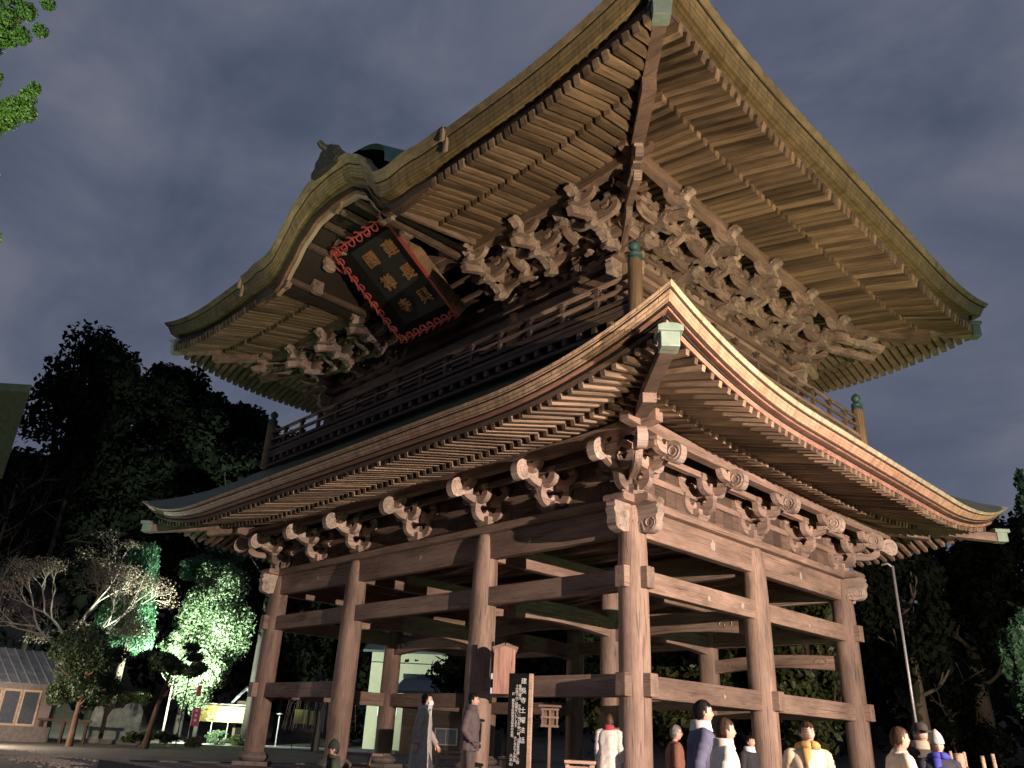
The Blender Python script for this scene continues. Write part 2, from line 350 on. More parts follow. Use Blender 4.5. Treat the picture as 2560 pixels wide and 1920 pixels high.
# carved beam ends (noses) past the corner columns, with a raised scroll
def scroll_end(mb, o, u, th, s=1.0):
    "cloud-shaped beam end growing from o along u"
    o, u = Vector(o), Vector(u)
    P = [(0, .31), (.50, .31), (.53, .26), (.50, .20), (.545, .15), (.535, .07), (.50, .03), (.49, -.05), (.50, -.13), (.47, -.22), (.40, -.275), (.32, -.29), (.24, -.31), (.16, -.29), (.0, -.25)]
    mb.prism([(p[0]*s, p[1]*s) for p in P], o, u, (0, 0, 1), th)
    n = u.cross(Vector((0, 0, 1)))
    for sd_ in (-1, 1):
        c = o+u*.33*s+Vector((0, 0, -.12*s))+n*sd_*(th/2)
        mb.tube([c+(u*math.cos(t)+Vector((0, 0, 1))*math.sin(t))*(.125*s*(1-t/14)) for t in [q*.5-1.2 for q in range(18)]], .017*s, 5)
        mb.tube([c+u*(-.30*s+.16*s*q/5)+Vector((0, 0, (-.1+.16*math.sin(q*.7))*s)) for q in range(6)], .016*s, 5)
for (cx, cy, dirs) in ((0, 0, ((1, 0), (0, -1))), (-L, 0, ((-1, 0), (0, -1))), (0, D, ((1, 0), (0, 1))), (-L, D, ((-1, 0), (0, 1)))):
    for dx, dy in dirs:
        mb = MB(); scroll_end(mb, (cx+dx*.2, cy+dy*.2, 5.25), (dx, dy, 0), .23)
        part('carved_beam_end', mb, M['nose'], ang=40)
# ------------------------------------------------------------------ bracket sets
def arm_poly(l, h, cb=.12):
    a = l/2; P = []
    for i in range(7):
        t = i/6*math.pi/2; P.append((-a+(a*.55)*(1-math.cos(t)), h*.66*(1-math.sin(t))))
    Q = [(-x, z) for x, z in P[::-1]]
    S = []
    for i in range(6):
        t = i/5; S.append((a-.17-(a-.17-cb)*t, h*(1-.0*t)-h*.42*math.sin(math.pi*min(t*1.0, 1))**.8*(1 if t < 1 else 0)))
    right = [(a, h*.97), (a-.15, h)]+[(a-.17-(a-.17-cb)*t, h-h*.46*math.sin(math.pi*(.12+.8*t))) for t in (.0, .2, .4, .6, .8, 1)]+[(cb, h*.86)]
    left = [(-x, z) for x, z in right[::-1]]
    return [(-a, h*.66)]+P[1:]+Q[:-1]+[(a, h*.66)]+right+left
def arm_mesh(l, h, th, cb=.12):
    me = MB().prism(arm_poly(l, h, cb), (0, 0, 0), (1, 0, 0), (0, 0, 1), th).mesh('bracket_arm', M['carve']); return me
def block_mesh(wd, h, name='bearing_block'):
    mb = MB(); mb.grid([[(sx*q, sy*q, z) for sx, sy in ((-1, -1), (1, -1), (1, 1), (-1, 1))] for q, z in ((wd*.36, 0), (wd*.40, h*.16), (wd*.5, h*.45), (wd*.5, h))], closev=True)
    mb.f += [(3, 2, 1, 0), (12, 13, 14, 15)]; mb.m += [0, 0]
    return mb.mesh(name, M['carve'])
def nose_mesh(kind):
    mb = MB()
    if kind == 'low':   # snail-like swirl
        P = [(-.35, -.10), (-.10, -.12), (.02, -.20), (.14, -.25), (.26, -.22), (.33, -.12), (.35, 0), (.33, .10), (.26, .19), (.16, .24), (.05, .23), (-.03, .17), (-.08, .08), (-.35, .10)]
    else:               # elephant-trunk scroll
        P = [(-.45, -.10), (-.05, -.12), (.06, -.20), (.16, -.22), (.17, -.12), (.11, -.03), (.13, .06), (.22, .12), (.30, .11), (.35, .17), (.31, .25), (.20, .29), (.08, .26), (-.02, .18), (-.10, .11), (-.45, .10)]
    mb.prism(P, (0, 0, 0), (0, 1, 0), (0, 0, 1), .2)
    for sx in (-1, 1):
        c = Vector((sx*.10, .14 if kind == 'low' else .12, .0 if kind == 'low' else .16))
        r0 = .15 if kind == 'low' else .09
        mb.tube([c+Vector((0, math.cos(t), math.sin(t)))*r0*(1-t/13) for t in [q*.5-2.2 for q in range(20)]], .022, 5)
        if kind != 'low': mb.ball(c+Vector((0, -.1, .0)), .028, 5)
        mb.tube([c+Vector((0, -.28+.05*q, -.10+.05*math.sin(q*.9))) for q in range(5)], .018, 5)
    me = mb.mesh('carved_nose', M['nose']); smooth_by_angle(me, 45); return me
BM = {'daito': block_mesh(.46, .25), 'blk': block_mesh(.22, .13), 'blkU': block_mesh(.20, .12),
      'a105': arm_mesh(1.05, .36, .15), 'a95': arm_mesh(.95, .33, .15), 'a150': arm_mesh(1.5, .36, .15, .2), 'a82': arm_mesh(.86, .26, .14),
      'out': arm_mesh(1.9, .34, .15, .3), 'nl': nose_mesh('low'), 'nu': nose_mesh('up')}
mb = MB(); mb.bar((0, -.35, 1.28), (0, 1.98, .50), .17, .2); mb.bar((0, 1.93, .515), (0, 2.06, .455), .185, .215)
BM['tail'] = mb.mesh('tail_rafter', M['carve'])
RZ90 = Matrix.Rotation(R(90), 4, 'Z')
def T(x, y, z): return Matrix.Translation((x, y, z))
def bracket(kind, mtx, corner=False):
    "mtx: local +Y points out of the wall, origin on the plate"
    root = obj('bracket_set', BM['daito'], gate); root.matrix_basis = GI @ mtx
    def p(nm, me, m): o = obj(nm, BM[me], root); o.matrix_basis = m
    if kind == 'low':
        p('bracket_arm', 'a105', T(0, 0, .13)); p('bracket_arm', 'a105', T(0, .0, .131) @ RZ90)
        for q in ((-.44, 0), (.44, 0), (0, .44)): p('small_block', 'blk', T(q[0], q[1], .46))
        p('bracket_arm', 'a150', T(0, 0, .55)); p('bracket_arm', 'a95', T(0, .45, .53)); p('bracket_arm', 'out', T(0, 0.02, .532) @ RZ90)
        for q in ((-.39, .45), (.39, .45), (-.6, 0), (.6, 0)): p('small_block', 'blk', T(q[0], q[1], .84))
        p('carved_nose', 'nl', T(0, 1.02, .80)); p('bracket_arm', 'a95', T(0, .95, .76)); 
        for q in (-.39, .39): p('small_block', 'blk', T(q, .95, 1.0))
    else:
        p('bracket_arm', 'a105', T(0, 0, .11)); p('bracket_arm', 'a105', T(0, .05, .111) @ RZ90)
        for q in ((-.42, 0), (.42, 0), (0, .52)): p('small_block', 'blkU', T(q[0], q[1], .40))
        p('bracket_arm', 'a150', T(0, .52, .42)); p('bracket_arm', 'out', T(0, .1, .36) @ RZ90); p('bracket_arm', 'a150', T(0, 0, .46))
        for q in ((-.34, .52), (.34, .52)): p('small_block', 'blkU', T(q[0], q[1], .66))
        p('bracket_arm', 'a150', T(0, 1.08, .60)); p('tail_rafter', 'tail', T(0, 0, 0))
        for q in (-.34, .34): p('small_block', 'blkU', T(q, 1.08, .86))
        p('bracket_arm', 'a105', T(0, 1.72, .82)); p('carved_nose', 'nu', T(0, 1.86, .93)); p('bracket_arm', 'a105', T(0, 1.08, .93))
        for q in (-.34, .34): p('small_block', 'blkU', T(q, 1.72, 1.08))
        p('bracket_arm', 'a95', T(0, .52, .70)); p('bracket_arm', 'a150', T(0, .0, .80)); p('bracket_arm', 'out', T(0, .62, .66) @ RZ90); p('carved_nose', 'nu', T(0, 1.22, .56)); p('carved_nose', 'nu', T(0, .62, .26))
        for q in (-.6, 0, .6): p('small_block', 'blkU', T(q, 0, .70))
        for q in (-.36, .36): p('small_block', 'blkU', T(q, .52, .93))
        for q in (-.64, .64): p('small_block', 'blkU', T(q, .52, .77)); p('small_block', 'blkU', T(q, 1.08, .95))
        for q in (-.43, .43): p('small_block', 'blkU', T(q, 1.08, 1.18))
    return root
def between(mtx):
    'smaller carved cluster standing between two bracket sets'
    root = obj('carved_strut', BM['blk'], gate); root.matrix_basis = GI @ mtx
    for nm, me, m in (('bracket_arm', 'a82', T(0, .02, .14)), ('bracket_arm', 'a82', T(0, .5, .44)), ('carved_nose', 'nu', T(0, .62, .60)), ('bracket_arm', 'a82', T(0, 1.08, .80)), ('bracket_arm', 'out', T(0, .25, .60) @ RZ90), ('carved_nose', 'nu', T(0, 1.3, .98))):
        o = obj(nm, BM[me], root); o.matrix_basis = m
ZB = 5.742
fx = sorted(set([0, -A1/2, -A1, XC, -A1-A2, -A1*1.5-A2, -L]), reverse=True)
sy = [0, BY/2, BY, BY*1.5, D]
FR = Matrix.Rotation(R(180), 4, 'Z'); SR = Matrix.Rotation(R(-90), 4, 'Z'); LR = Matrix.Rotation(R(90), 4, 'Z')
for x in fx: bracket('low', T(x, 0, ZB) @ FR)
for y in sy: bracket('low', T(0, y, ZB+.001) @ SR)
for y in (0, D): bracket('low', T(-L, y, ZB+.001) @ LR)
def diag(kind, x, y, ang, z):
    m = T(x, y, z) @ Matrix.Rotation(R(ang), 4, 'Z')
    root = obj('corner_bracket', BM['daito'], gate); root.matrix_basis = GI @ m @ T(0, 0, .003)
    s = Matrix.Diagonal((1, 1.38, 1, 1))
    for nm, me, mm in ([('bracket_arm', 'out', T(0, .3, .40) @ RZ90), ('carved_nose', 'nl', T(0, 1.42, .82))] if kind == 'low' else
                       [('bracket_arm', 'out', T(0, .4, .38) @ RZ90), ('tail_rafter', 'tail', T(0, .0, .0) @ s), ('tail_rafter', 'tail', T(0, .35, .38) @ s), ('carved_nose', 'nu', T(0, 2.7, 1.02))]):
        o = obj(nm, BM[me], root); o.matrix_basis = mm
for (x, y, a) in ((0, 0, -135), (-L, 0, 135), (0, D, -45)): diag('low', x, y, a, ZB)
# tie planks running through the brackets, and the plank wall behind them
for z0, z1, off in ((6.25, 6.40, .0), (6.60, 6.74, .45)):
    for a, b, ax in (((off+.55, -off), (-L-off-.55, -off), 'X'), ((off, -off-.55), (off, D+off+.55), 'Y')):
        beam('tie_plank', a, b, .12, z0+(.003 if ax == 'Y' else 0), z1, M['wood'+ax], .01)
def plank_wall(a, b, z0, z1, n, th=.04, mat='planks'):
    a, b = Vector(a), Vector(b); d = (b-a)/n
    me = MB().box((0, 0, 0), (d.length-.012, th, z1-z0)).mesh('wall_plank', M[mat])
    for i in range(n):
        c = a+d*(i+.5); o = obj('wall_plank', me, gate)
        o.matrix_basis = GI @ T(c.x, c.y, (z0+z1)/2) @ Matrix.Rotation(math.atan2(d.y, d.x), 4, 'Z') @ Matrix.Rotation(rng.uniform(-.01, .01), 4, 'Z')
plank_wall((-.05, .03), (-L+.05, .03), 5.742, 7.3, 36); plank_wall((-.03, .05), (-.03, D-.05), 5.742, 7.3, 24)
# weathered scraps of votive paper pasted on the beams
def scrap(o, u, nrm, sz):
    u, nrm = Vector(u), Vector(nrm); P = []
    for i in range(11): a = i*2*math.pi/11; k = rng.uniform(.55, 1.0); P.append((math.cos(a)*sz*k, math.sin(a)*sz*1.1*k))
    part('paper_scrap', MB().prism(P, Vector(o)+nrm*.004, u, (0, 0, 1), .004), M['paper'])
for y, z, q in ((2.9, 5.28, .13), (7.1, 5.24, .11), (2.6, 4.02, .07), (4.0, 4.05, .09), (7.3, 4.0, .06), (3.0, 2.0, .05)): scrap((.126 if z < 5 else .115, y, z), (0, 1, 0), (1, 0, 0), q)
for x, z, q in ((-2.9, 5.2, .06), (-7.0, 5.3, .08), (-12.1, 5.25, .07)): scrap((x, -.115, z), (-1, 0, 0), (0, -1, 0), q)
# ------------------------------------------------------------------ roofs
def rise(d, A, rg, ex): return A*max(0, 1-d/rg)**ex
class Roof: pass
LO = Roof(); LO.E = 3.75; LO.z = 7.08; LO.rg = 4.8; LO.ex = 2.2; LO.bump = None; LO.inset = 0
UPR = Roof(); UPR.E = 4.32; UPR.z = 14.25; UPR.rg = 4.5; UPR.ex = 2.0; UPR.inset = .6
def interp(tab, d):
    if d >= tab[-1][0]: return tab[-1][1]
    for (a, va), (b, vb) in zip(tab, tab[1:]):
        if d <= b: t = (d-a)/(b-a); t = t*t*(3-2*t); return va+(vb-va)*t
BZ = [(0, 1.50), (.9, 1.42), (1.65, 1.02), (2.15, .40), (2.7, -.22), (3.2, -.32), (4.0, -.16), (5.2, 0)]
BYT = [(0, .25), (3.2, .25), (5.2, 0)]
def smoothtab(tab):
    # resample with a light smoothing so the arch reads as one curve
    q = [interp(tab, i*.05) for i in range(0, 140)]
    for _ in range(9): q = [q[0]*.5+q[1]*.5]+[(q[i-1]+q[i]*2+q[i+1])/4 for i in range(1, len(q)-1)]+[q[-1]]
    return lambda d: q[min(int(d/.05), len(q)-2)]*(1-(d/.05-int(d/.05)))+q[min(int(d/.05)+1, len(q)-1)]*(d/.05-int(d/.05)) if d < 6.8 else 0
hz = smoothtab(BZ); hy = smoothtab(BYT)
def side_pts(rf, k, e, dz, A, n=None, ins=0.0):
    "points of eave line on side k (0 front, 1 left, 2 back, 3 right), e metres in from the tip"
    E = rf.E-e
    if k in (0, 2): n = n or (160 if (rf is UPR and k == 0) else 64)
    else: n = n or 52
    P = []
    for i in range(n+1):
        t = i/n; t = t-.035*math.sin(4*math.pi*t)*0
        if k in (0, 2):
            x = (E)+(-L-2*E)*t; d = min(E-x, x+L+E); z = rf.z+dz+rise(d, A, rf.rg, rf.ex); y = -E if k == 0 else D+E
            if rf is UPR and k == 0:
                z += hz(abs(x-XC)); y -= hy(abs(x-XC))
        else:
            y = -E+(D+2*E)*t; d = min(y+E, D+E-y); z = rf.z+dz+rise(d, A, rf.rg, rf.ex); x = E if k == 3 else -L-E
        P.append(Vector((x, y, z)))
    return P
def layer(rf, roofobj, name, prof, A, mat, sides=(0, 1, 2, 3)):
    for k in sides:
        cols = [side_pts(rf, k, e, dz, A) for e, dz in prof]; n = len(cols[0]); m_ = len(prof)
        vl = [0]
        for (a, b) in zip(prof, prof[1:]+prof[:1]): vl.append(vl[-1]+math.hypot(b[0]-a[0], b[1]-a[1]))
        mb = MB(); s = 0; rows = []; uvs = []
        for i in range(n):
            if i: s += (cols[0][i]-cols[0][i-1]).length
            rows.append([cols[j][i] for j in range(m_)]+[cols[0][i]]); uvs.append([(s, vl[j]) for j in range(m_+1)])
        if k in (0, 3): rows = rows; 
        mb.grid(rows, uvs=uvs)
        me = mb.mesh(name, M[mat]); bm = bmesh.new(); bm.from_mesh(me); bmesh.ops.recalc_face_normals(bm, faces=bm.faces); bm.to_mesh(me); bm.free()
        smooth_by_angle(me, 30)
        o = obj(name, me, roofobj)
def roof_surface(rf, name, rows_e, gain, mat, hip_to):
    mb = MB()
    for k in range(4):
        if k in (1, 3): es = [e for e in rows_e if e <= hip_to]
        else: es = rows_e
        rows = []
        for e in es:
            ee = min(e, hip_to) if k in (0, 2) else e
            fade = max(0, 1-e/4.5)**1.5
            base = side_pts(rf, k, ee, 0, .86*fade if rf is LO else .72*fade)
            r = []
            for p in base:
                q = p.copy()
                bz = hz(abs(p.x-XC)) if (rf is UPR and k == 0) else 0
                by = hy(abs(p.x-XC)) if (rf is UPR and k == 0) else 0
                main = p.z-bz+gain(e)
                q.z = max(main, p.z+.04+.03*e) if bz > 0.02 else main
                if bz and e < 1: q.z = main+bz*(1-e*.0) if bz < 0 else q.z
                if k == 0: q.y = -(rf.E-e)-by*max(0, 1-e/2)
                if k == 2: q.y = D+(rf.E-e)
                r.append(q)
            rows.append(r)
        mb.grid(rows)
    me = mb.mesh(name, M[mat]); smooth_by_angle(me, 60)
    o = obj(name, me, gate); o.matrix_basis = GI.copy(); return o
lowroof = roof_surface(LO, 'lower_roof', [0, .25, .6, 1, 1.6, 2.3, 3, 3.6, 4.3], lambda e: .40*e+.10*e*e, 'copper_roof', 99)
upgain = lambda e: .44*e+.052*e*e
uproof = roof_surface(UPR, 'upper_roof', [0, .3, .7, 1.2, 1.8, 2.5, 3.3, 4.2, 5, 5.6, 6.6, 7.6, 8.5, UPR.E+D/2], upgain, 'copper_roof', 5.0)
# lower eave edge, outermost layer first
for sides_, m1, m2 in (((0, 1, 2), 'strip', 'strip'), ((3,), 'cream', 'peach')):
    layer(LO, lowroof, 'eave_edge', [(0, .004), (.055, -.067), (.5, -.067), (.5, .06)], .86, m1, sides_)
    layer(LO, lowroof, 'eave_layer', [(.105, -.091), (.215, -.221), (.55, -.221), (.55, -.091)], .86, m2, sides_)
layer(LO, lowroof, 'eave_fillet', [(.085, -.069), (.095, -.089), (.5, -.089), (.5, -.069)], .86, 'gap')  # near-black fillets here and below paint the shade of the recesses
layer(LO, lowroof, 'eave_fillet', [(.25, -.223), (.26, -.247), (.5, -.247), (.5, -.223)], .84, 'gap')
layer(LO, lowroof, 'eave_fillet', [(.27, -.249), (.29, -.277), (.6, -.277), (.6, -.249)], .82, 'redboard')
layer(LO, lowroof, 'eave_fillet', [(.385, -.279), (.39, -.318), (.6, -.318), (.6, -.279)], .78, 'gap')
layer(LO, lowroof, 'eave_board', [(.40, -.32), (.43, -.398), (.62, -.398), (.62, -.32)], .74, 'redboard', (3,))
layer(LO, lowroof, 'eave_board', [(.40, -.32), (.43, -.398), (.62, -.398), (.62, -.32)], .74, 'planks', (0, 1, 2))  # same board as on the right, its shade put into a darker colour
layer(UPR, uproof, 'eave_edge', [(0, .004), (.08, -.14), (.6, -.14), (.6, .08)], .72, 'edgeold')
layer(UPR, uproof, 'eave_layer', [(.13, -.165), (.27, -.50), (.7, -.50), (.7, -.165)], .72, 'strip2')
layer(UPR, uproof, 'eave_fillet', [(.105, -.142), (.11, -.163), (.7, -.163), (.7, -.142)], .72, 'gap')  # dark line painting the shade under the edge
layer(UPR, uproof, 'eave_fillet', [(.50, -.504), (.52, -.70), (.75, -.70), (.75, -.504)], .70, 'planks')
layer(UPR, uproof, 'eave_board', [(.44, -.704), (.46, -.905), (.7, -.905), (.7, -.704)], .67, 'planks')
# rafters
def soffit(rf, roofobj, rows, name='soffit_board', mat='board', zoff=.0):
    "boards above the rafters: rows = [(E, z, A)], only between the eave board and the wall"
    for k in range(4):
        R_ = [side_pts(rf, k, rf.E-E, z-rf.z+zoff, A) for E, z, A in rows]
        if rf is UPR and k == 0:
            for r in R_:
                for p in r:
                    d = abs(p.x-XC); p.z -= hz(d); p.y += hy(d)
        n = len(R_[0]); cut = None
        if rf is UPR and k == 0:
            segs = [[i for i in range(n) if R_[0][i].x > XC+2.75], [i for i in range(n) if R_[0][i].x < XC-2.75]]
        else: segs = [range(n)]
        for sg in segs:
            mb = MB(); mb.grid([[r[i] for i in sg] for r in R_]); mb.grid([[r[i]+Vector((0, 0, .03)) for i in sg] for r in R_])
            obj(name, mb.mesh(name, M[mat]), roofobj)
def rafters(rf, roofobj, name, Etip, Ein, ztip, zin, Atip, Ain, wd, ht, sp, hafu=0, sides=(0, 3), stuff=(1, 2)):
    me = MB().box((0, 0, 0), (1, wd, ht)).mesh(name, M['raftU' if rf is UPR else 'raftX'])
    for k in sides+stuff:
        joined = MB(); span = (L if k in (0, 2) else D)+2*Etip; n = int(span/sp); q0 = (span-n*sp)/2
        for i in range(n+1):
            s = -Etip+q0+i*sp; ln = L if k in (0, 2) else D      # s: run along the wall from corner 0
            d = min(s+Etip, ln+Etip-s)
            lim = max(-s, s-ln)+.14                             # hip limit (E at which the hip is met)
            Ei = max(Ein, lim)
            if Etip-Ei < .22: continue
            if hafu and k == 0 and abs(-s-XC) < hafu: continue
            zt = ztip+rise(d, Atip, rf.rg, rf.ex); zi = zin+rise(max(d-(Etip-Ein), 0) if Ein > 0 else d, Ain, rf.rg, rf.ex)
            zi = zt+(zi-zt)*(Etip-Ei)/(Etip-Ein) if d < Etip-Ein+1.2 and Ei > Ein else zi
            jit = rng.uniform(-.012, .012)
            if k == 0: a, b = Vector((-s, -Etip+jit, zt)), Vector((-s, -Ei, zi))
            elif k == 2: a, b = Vector((-s, D+Etip+jit, zt)), Vector((-s, D+Ei, zi))
            elif k == 3: a, b = Vector((Etip+jit, s, zt)), Vector((Ei, s, zi))
            else: a, b = Vector((-L-Etip, s, zt)), Vector((-L-Ei, s, zi))
            a.z += ht/2+rng.uniform(-.010, .010); b.z += ht/2+rng.uniform(-.006, .006); sk = rng.uniform(-.012, .012)
            if k in (0, 2): a.x += sk
            else: a.y += sk
            if k in stuff: joined.bar(a, b, wd, ht); continue
            v = b-a; l = v.length; v.normalize(); y = Vector((0, 0, 1)).cross(v).normalized(); z = v.cross(y); c = (a+b)/2
            o = obj(name, me, roofobj)
            o.matrix_basis = Matrix(((v.x*l, y.x, z.x, c.x), (v.y*l, y.y, z.y, c.y), (v.z*l, y.z, z.z, c.z), (0, 0, 0, 1)))
        if k in stuff: obj('rafter_row', joined.mesh('rafter_row', M['raftX']), roofobj, kind='stuff')
rafters(LO, lowroof, 'flying_rafter', 3.30, 1.62, 6.57, 6.95, .69, .36, .10, .115, .256)
rafters(LO, lowroof, 'base_rafter', 1.78, .05, 6.79, 7.23, .36, .10, .10, .125, .256)
rafters(UPR, uproof, 'flying_rafter', 3.95, 2.50, 13.15, 13.52, .62, .38, .155, .24, .256, hafu=2.95)
rafters(UPR, uproof, 'base_rafter', 2.65, -.45, 13.33, 13.98, .38, .05, .155, .24, .256, hafu=2.95)
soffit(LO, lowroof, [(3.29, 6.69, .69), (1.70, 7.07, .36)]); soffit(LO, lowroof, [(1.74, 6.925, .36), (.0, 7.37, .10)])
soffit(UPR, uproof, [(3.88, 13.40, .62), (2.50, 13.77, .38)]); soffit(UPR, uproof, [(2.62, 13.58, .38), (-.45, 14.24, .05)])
layer(LO, lowroof, 'rafter_end_board', [(LO.E-1.72, 6.92-LO.z), (LO.E-1.70, 6.995-LO.z), (LO.E-1.56, 6.995-LO.z), (LO.E-1.56, 6.92-LO.z)], .36, 'redboard', (0, 3))
# hip rafters with copper caps
def hip(rf, roofobj, cx, cy, sx, sy_, s0, z0, s1, z1, s2, z2, wd, ht):
    def P(s, z): return Vector((cx+sx*s, cy+sy_*s, z))
    o = obj('hip_rafter', MB().bar(P(s0, z0), P(s1, z1), wd, ht).mesh('hip_rafter', M['woodX']), roofobj)
    o2 = obj('hip_rafter', MB().bar(P(s1-.25, z1+ht*.75), P(s2, z2), wd*.92, ht*.9).mesh('hip_rafter', M['woodX']), roofobj)
    dx = Vector((sx, sy_, 0)).normalized(); mb = MB()
    ang = math.atan2(dx.y, dx.x); rot = Matrix.Rotation(ang, 3, 'Z')
    mb.box(P(s2-.02, z2+.02), (.30, wd+.05, ht*1.02), rot)
    top = [(-.2, 0), (.2, 0), (.2, .10), (.1, .135), (0, .145), (-.1, .135), (-.2, .10)]
    side = Vector((-dx.y, dx.x, 0))
    mb.prism([(a*(wd+.16)/.4, b) for a, b in top], P(s2-.02, z2+ht*.53), side, (0, 0, 1), .42)
    obj('hip_rafter_cap', mb.mesh('hip_rafter_cap', M['patina']), roofobj, bevel=.012)
for (cx, cy, sx, sy_) in ((0, 0, 1, -1), (0, D, 1, 1), (-L, 0, -1, -1)):
    hip(LO, lowroof, cx, cy, sx, sy_, .1, 7.30, 1.95, 6.96, 3.46, 6.98, .26, .27)
    hip(UPR, uproof, cx, cy, sx, sy_, -.4, 13.86, 2.75, 13.60, 3.84, 13.86, .30, .42)
# eave purlins on the bracket arms
for rf, ro, e, z0, z1, zA in ((LO, lowroof, .95, 6.74, 7.0, .06), (UPR, uproof, 1.15, 13.34, 13.67, .08)):
    for a, b, ax in (((e+.5, -e), (-L-e-.5, -e), 'X'), ((e, -e-.5), (e, D+e+.5), 'Y'), ((-L-e, -e-.5), (-L-e, D+e+.5), 'Y')):
        a, b = Vector(a), Vector(b); n = 24; rows = []
        dirv = (b-a).normalized(); nr = Vector((-dirv.y, dirv.x))*.12
        for i in range(n+1):
            p = a.lerp(b, i/n); d = min(i, n-i)/n*(b-a).length
            u = zA*max(0, 1-d/3.0)**2*2.4
            rows.append([Vector((p.x+s*nr.x, p.y+s*nr.y, z+u)) for s, z in ((-1, z0), (1, z0), (1, z1), (-1, z1))])
        mb = MB(); mb.grid(rows, closev=True); mb.f += [(3, 2, 1, 0), tuple(4*n+i for i in range(4))]; mb.m += [0, 0]
        me = mb.mesh('eave_purlin', M['wood'+ax]); bm = bmesh.new(); bm.from_mesh(me); bmesh.ops.recalc_face_normals(bm, faces=bm.faces); bm.to_mesh(me); bm.free()
        obj('eave_purlin', me, ro, bevel=.012)
# ------------------------------------------------------------------ upper storey
INS = .6
UX = [-INS, -A1, -A1-A2, -L+INS]; UY = [INS, BY, D-INS]
ucm = MB(); ucm.lathe([(.24, 9.3), (.245, 11), (.225, 11.8), (.18, 12.1)], n=20); ucol = ucm.mesh('upper_column', M['oldZ']); smooth_by_angle(ucol, 50)
for i, x in enumerate(UX):
    for j, y in enumerate(UY):
        if i in (0, 3) or j in (0, 2):
            o = obj('upper_column', ucol, gate); o.matrix_basis = GI @ T(x, y, 0) @ Matrix.Rotation(rng.random()*6, 4, 'Z')
for z0, z1, th in ((11.62, 12.05, .2), (10.75, 10.93, .3), (9.95, 10.15, .3)):
    nm = 'head_beam' if z0 > 11 else 'wall_rail'
    for y in (UY[0], UY[2]): beam(nm, (UX[0], y), (UX[3], y), th, z0, z1, M['woodX'])
    for x in (UX[0], UX[3]): beam(nm, (x, UY[0]), (x, UY[2]), th-.01, z0+.003, z1-.003, M['woodY'])
plate('upper_head_plate', 12.10, 12.25, .5, UX[3], UX[0], UY[0], UY[2], .48, M['woodX'], M['woodY'])
for (cx, cy, dirs) in ((UX[0], UY[0], ((1, 0), (0, -1))), (UX[3], UY[0], ((-1, 0), (0, -1))), (UX[0], UY[2], ((1, 0), (0, 1)))):
    for dx, dy in dirs:
        mb = MB(); scroll_end(mb, (cx+dx*.15, cy+dy*.15, 11.82), (dx, dy, 0), .2, .85); part('carved_beam_end', mb, M['nose'], ang=40)
plank_wall((UX[0], UY[0]+.04), (UX[3], UY[0]+.04), 9.3, 14.3, 40); plank_wall((UX[0]-.04, UY[0]), (UX[0]-.04, UY[2]), 9.3, 14.3, 26)
plank_wall((UX[3]+.04, UY[0]), (UX[3]+.04, UY[2]), 9.3, 14.3, 26); plank_wall((UX[0], UY[2]-.04), (UX[3], UY[2]-.04), 9.3, 14.3, 40)
part('upper_ceiling', MB().box((XC, D/2, 14.25), (L-2*INS-.2, D-2*INS-.2, .08)), M['planks'])
# panelled doors in the middle bay and framed shutters beside them
for x0, x1, n in ((UX[1]-.3, UX[2]+.3, 4), (UX[0]-.35, UX[1]+.35, 2), (UX[2]-.35, UX[3]+.35, 2)):
    w_ = (x0-x1)/n
    for i in range(n):
        cx = x0-w_*(i+.5); mb = MB(); y = UY[0]-.035
        for sx in (-1, 1): mb.box((cx+sx*(w_/2-.08), y, 11.27), (.11, .07, .66)); mb.box((cx+sx*(w_/2-.08), y, 10.45), (.11, .07, .56))
        for z in (10.2, 10.70, 10.98, 11.27, 11.56): mb.box((cx, y-.004, z), (w_-.06, .062, .08))
        part('door_panel', mb, M['woodX'])
UZB = 12.252
ufx = sorted(set([UX[0], -A1/2-.3, -A1, XC, -A1-A2, -A1*1.5-A2+.3, UX[3]]), reverse=True)
usy = [UY[0], (UY[0]+BY)/2, BY, (BY+UY[2])/2, UY[2]]
for x in ufx:
  if x != XC: bracket('up', T(x, UY[0], UZB) @ FR)
for y in usy: bracket('up', T(UX[0], y, UZB+.001) @ SR)
for a_, b_ in zip(ufx, ufx[1:]):
  if XC not in (a_, b_): between(T((a_+b_)/2, UY[0], UZB+.002) @ FR)
for a_, b_ in zip(usy, usy[1:]): between(T(UX[0], (a_+b_)/2, UZB+.002) @ SR)
bracket('up', T(UX[3], UY[0], UZB+.001) @ LR); bracket('up', T(UX[0], UY[2], UZB+.001) @ Matrix.Identity(4))
for (x, y, a) in ((UX[0], UY[0], -135), (UX[3], UY[0], 135), (UX[0], UY[2], -45)): diag('up', x, y, a, UZB)
for z0, z1, off in ((12.72, 12.84, INS*-1), (12.98, 13.1, -.08), (13.2, 13.3, .48)):
    for a, b, ax in (((off+.5, -off), (-L-off-.5, -off), 'X'), ((off, -off-.5), (off, D+off+.5), 'Y')):
        beam('tie_plank', a, b, .11, z0+(.003 if ax == 'Y' else 0), z1, M['wood'+ax], .01)
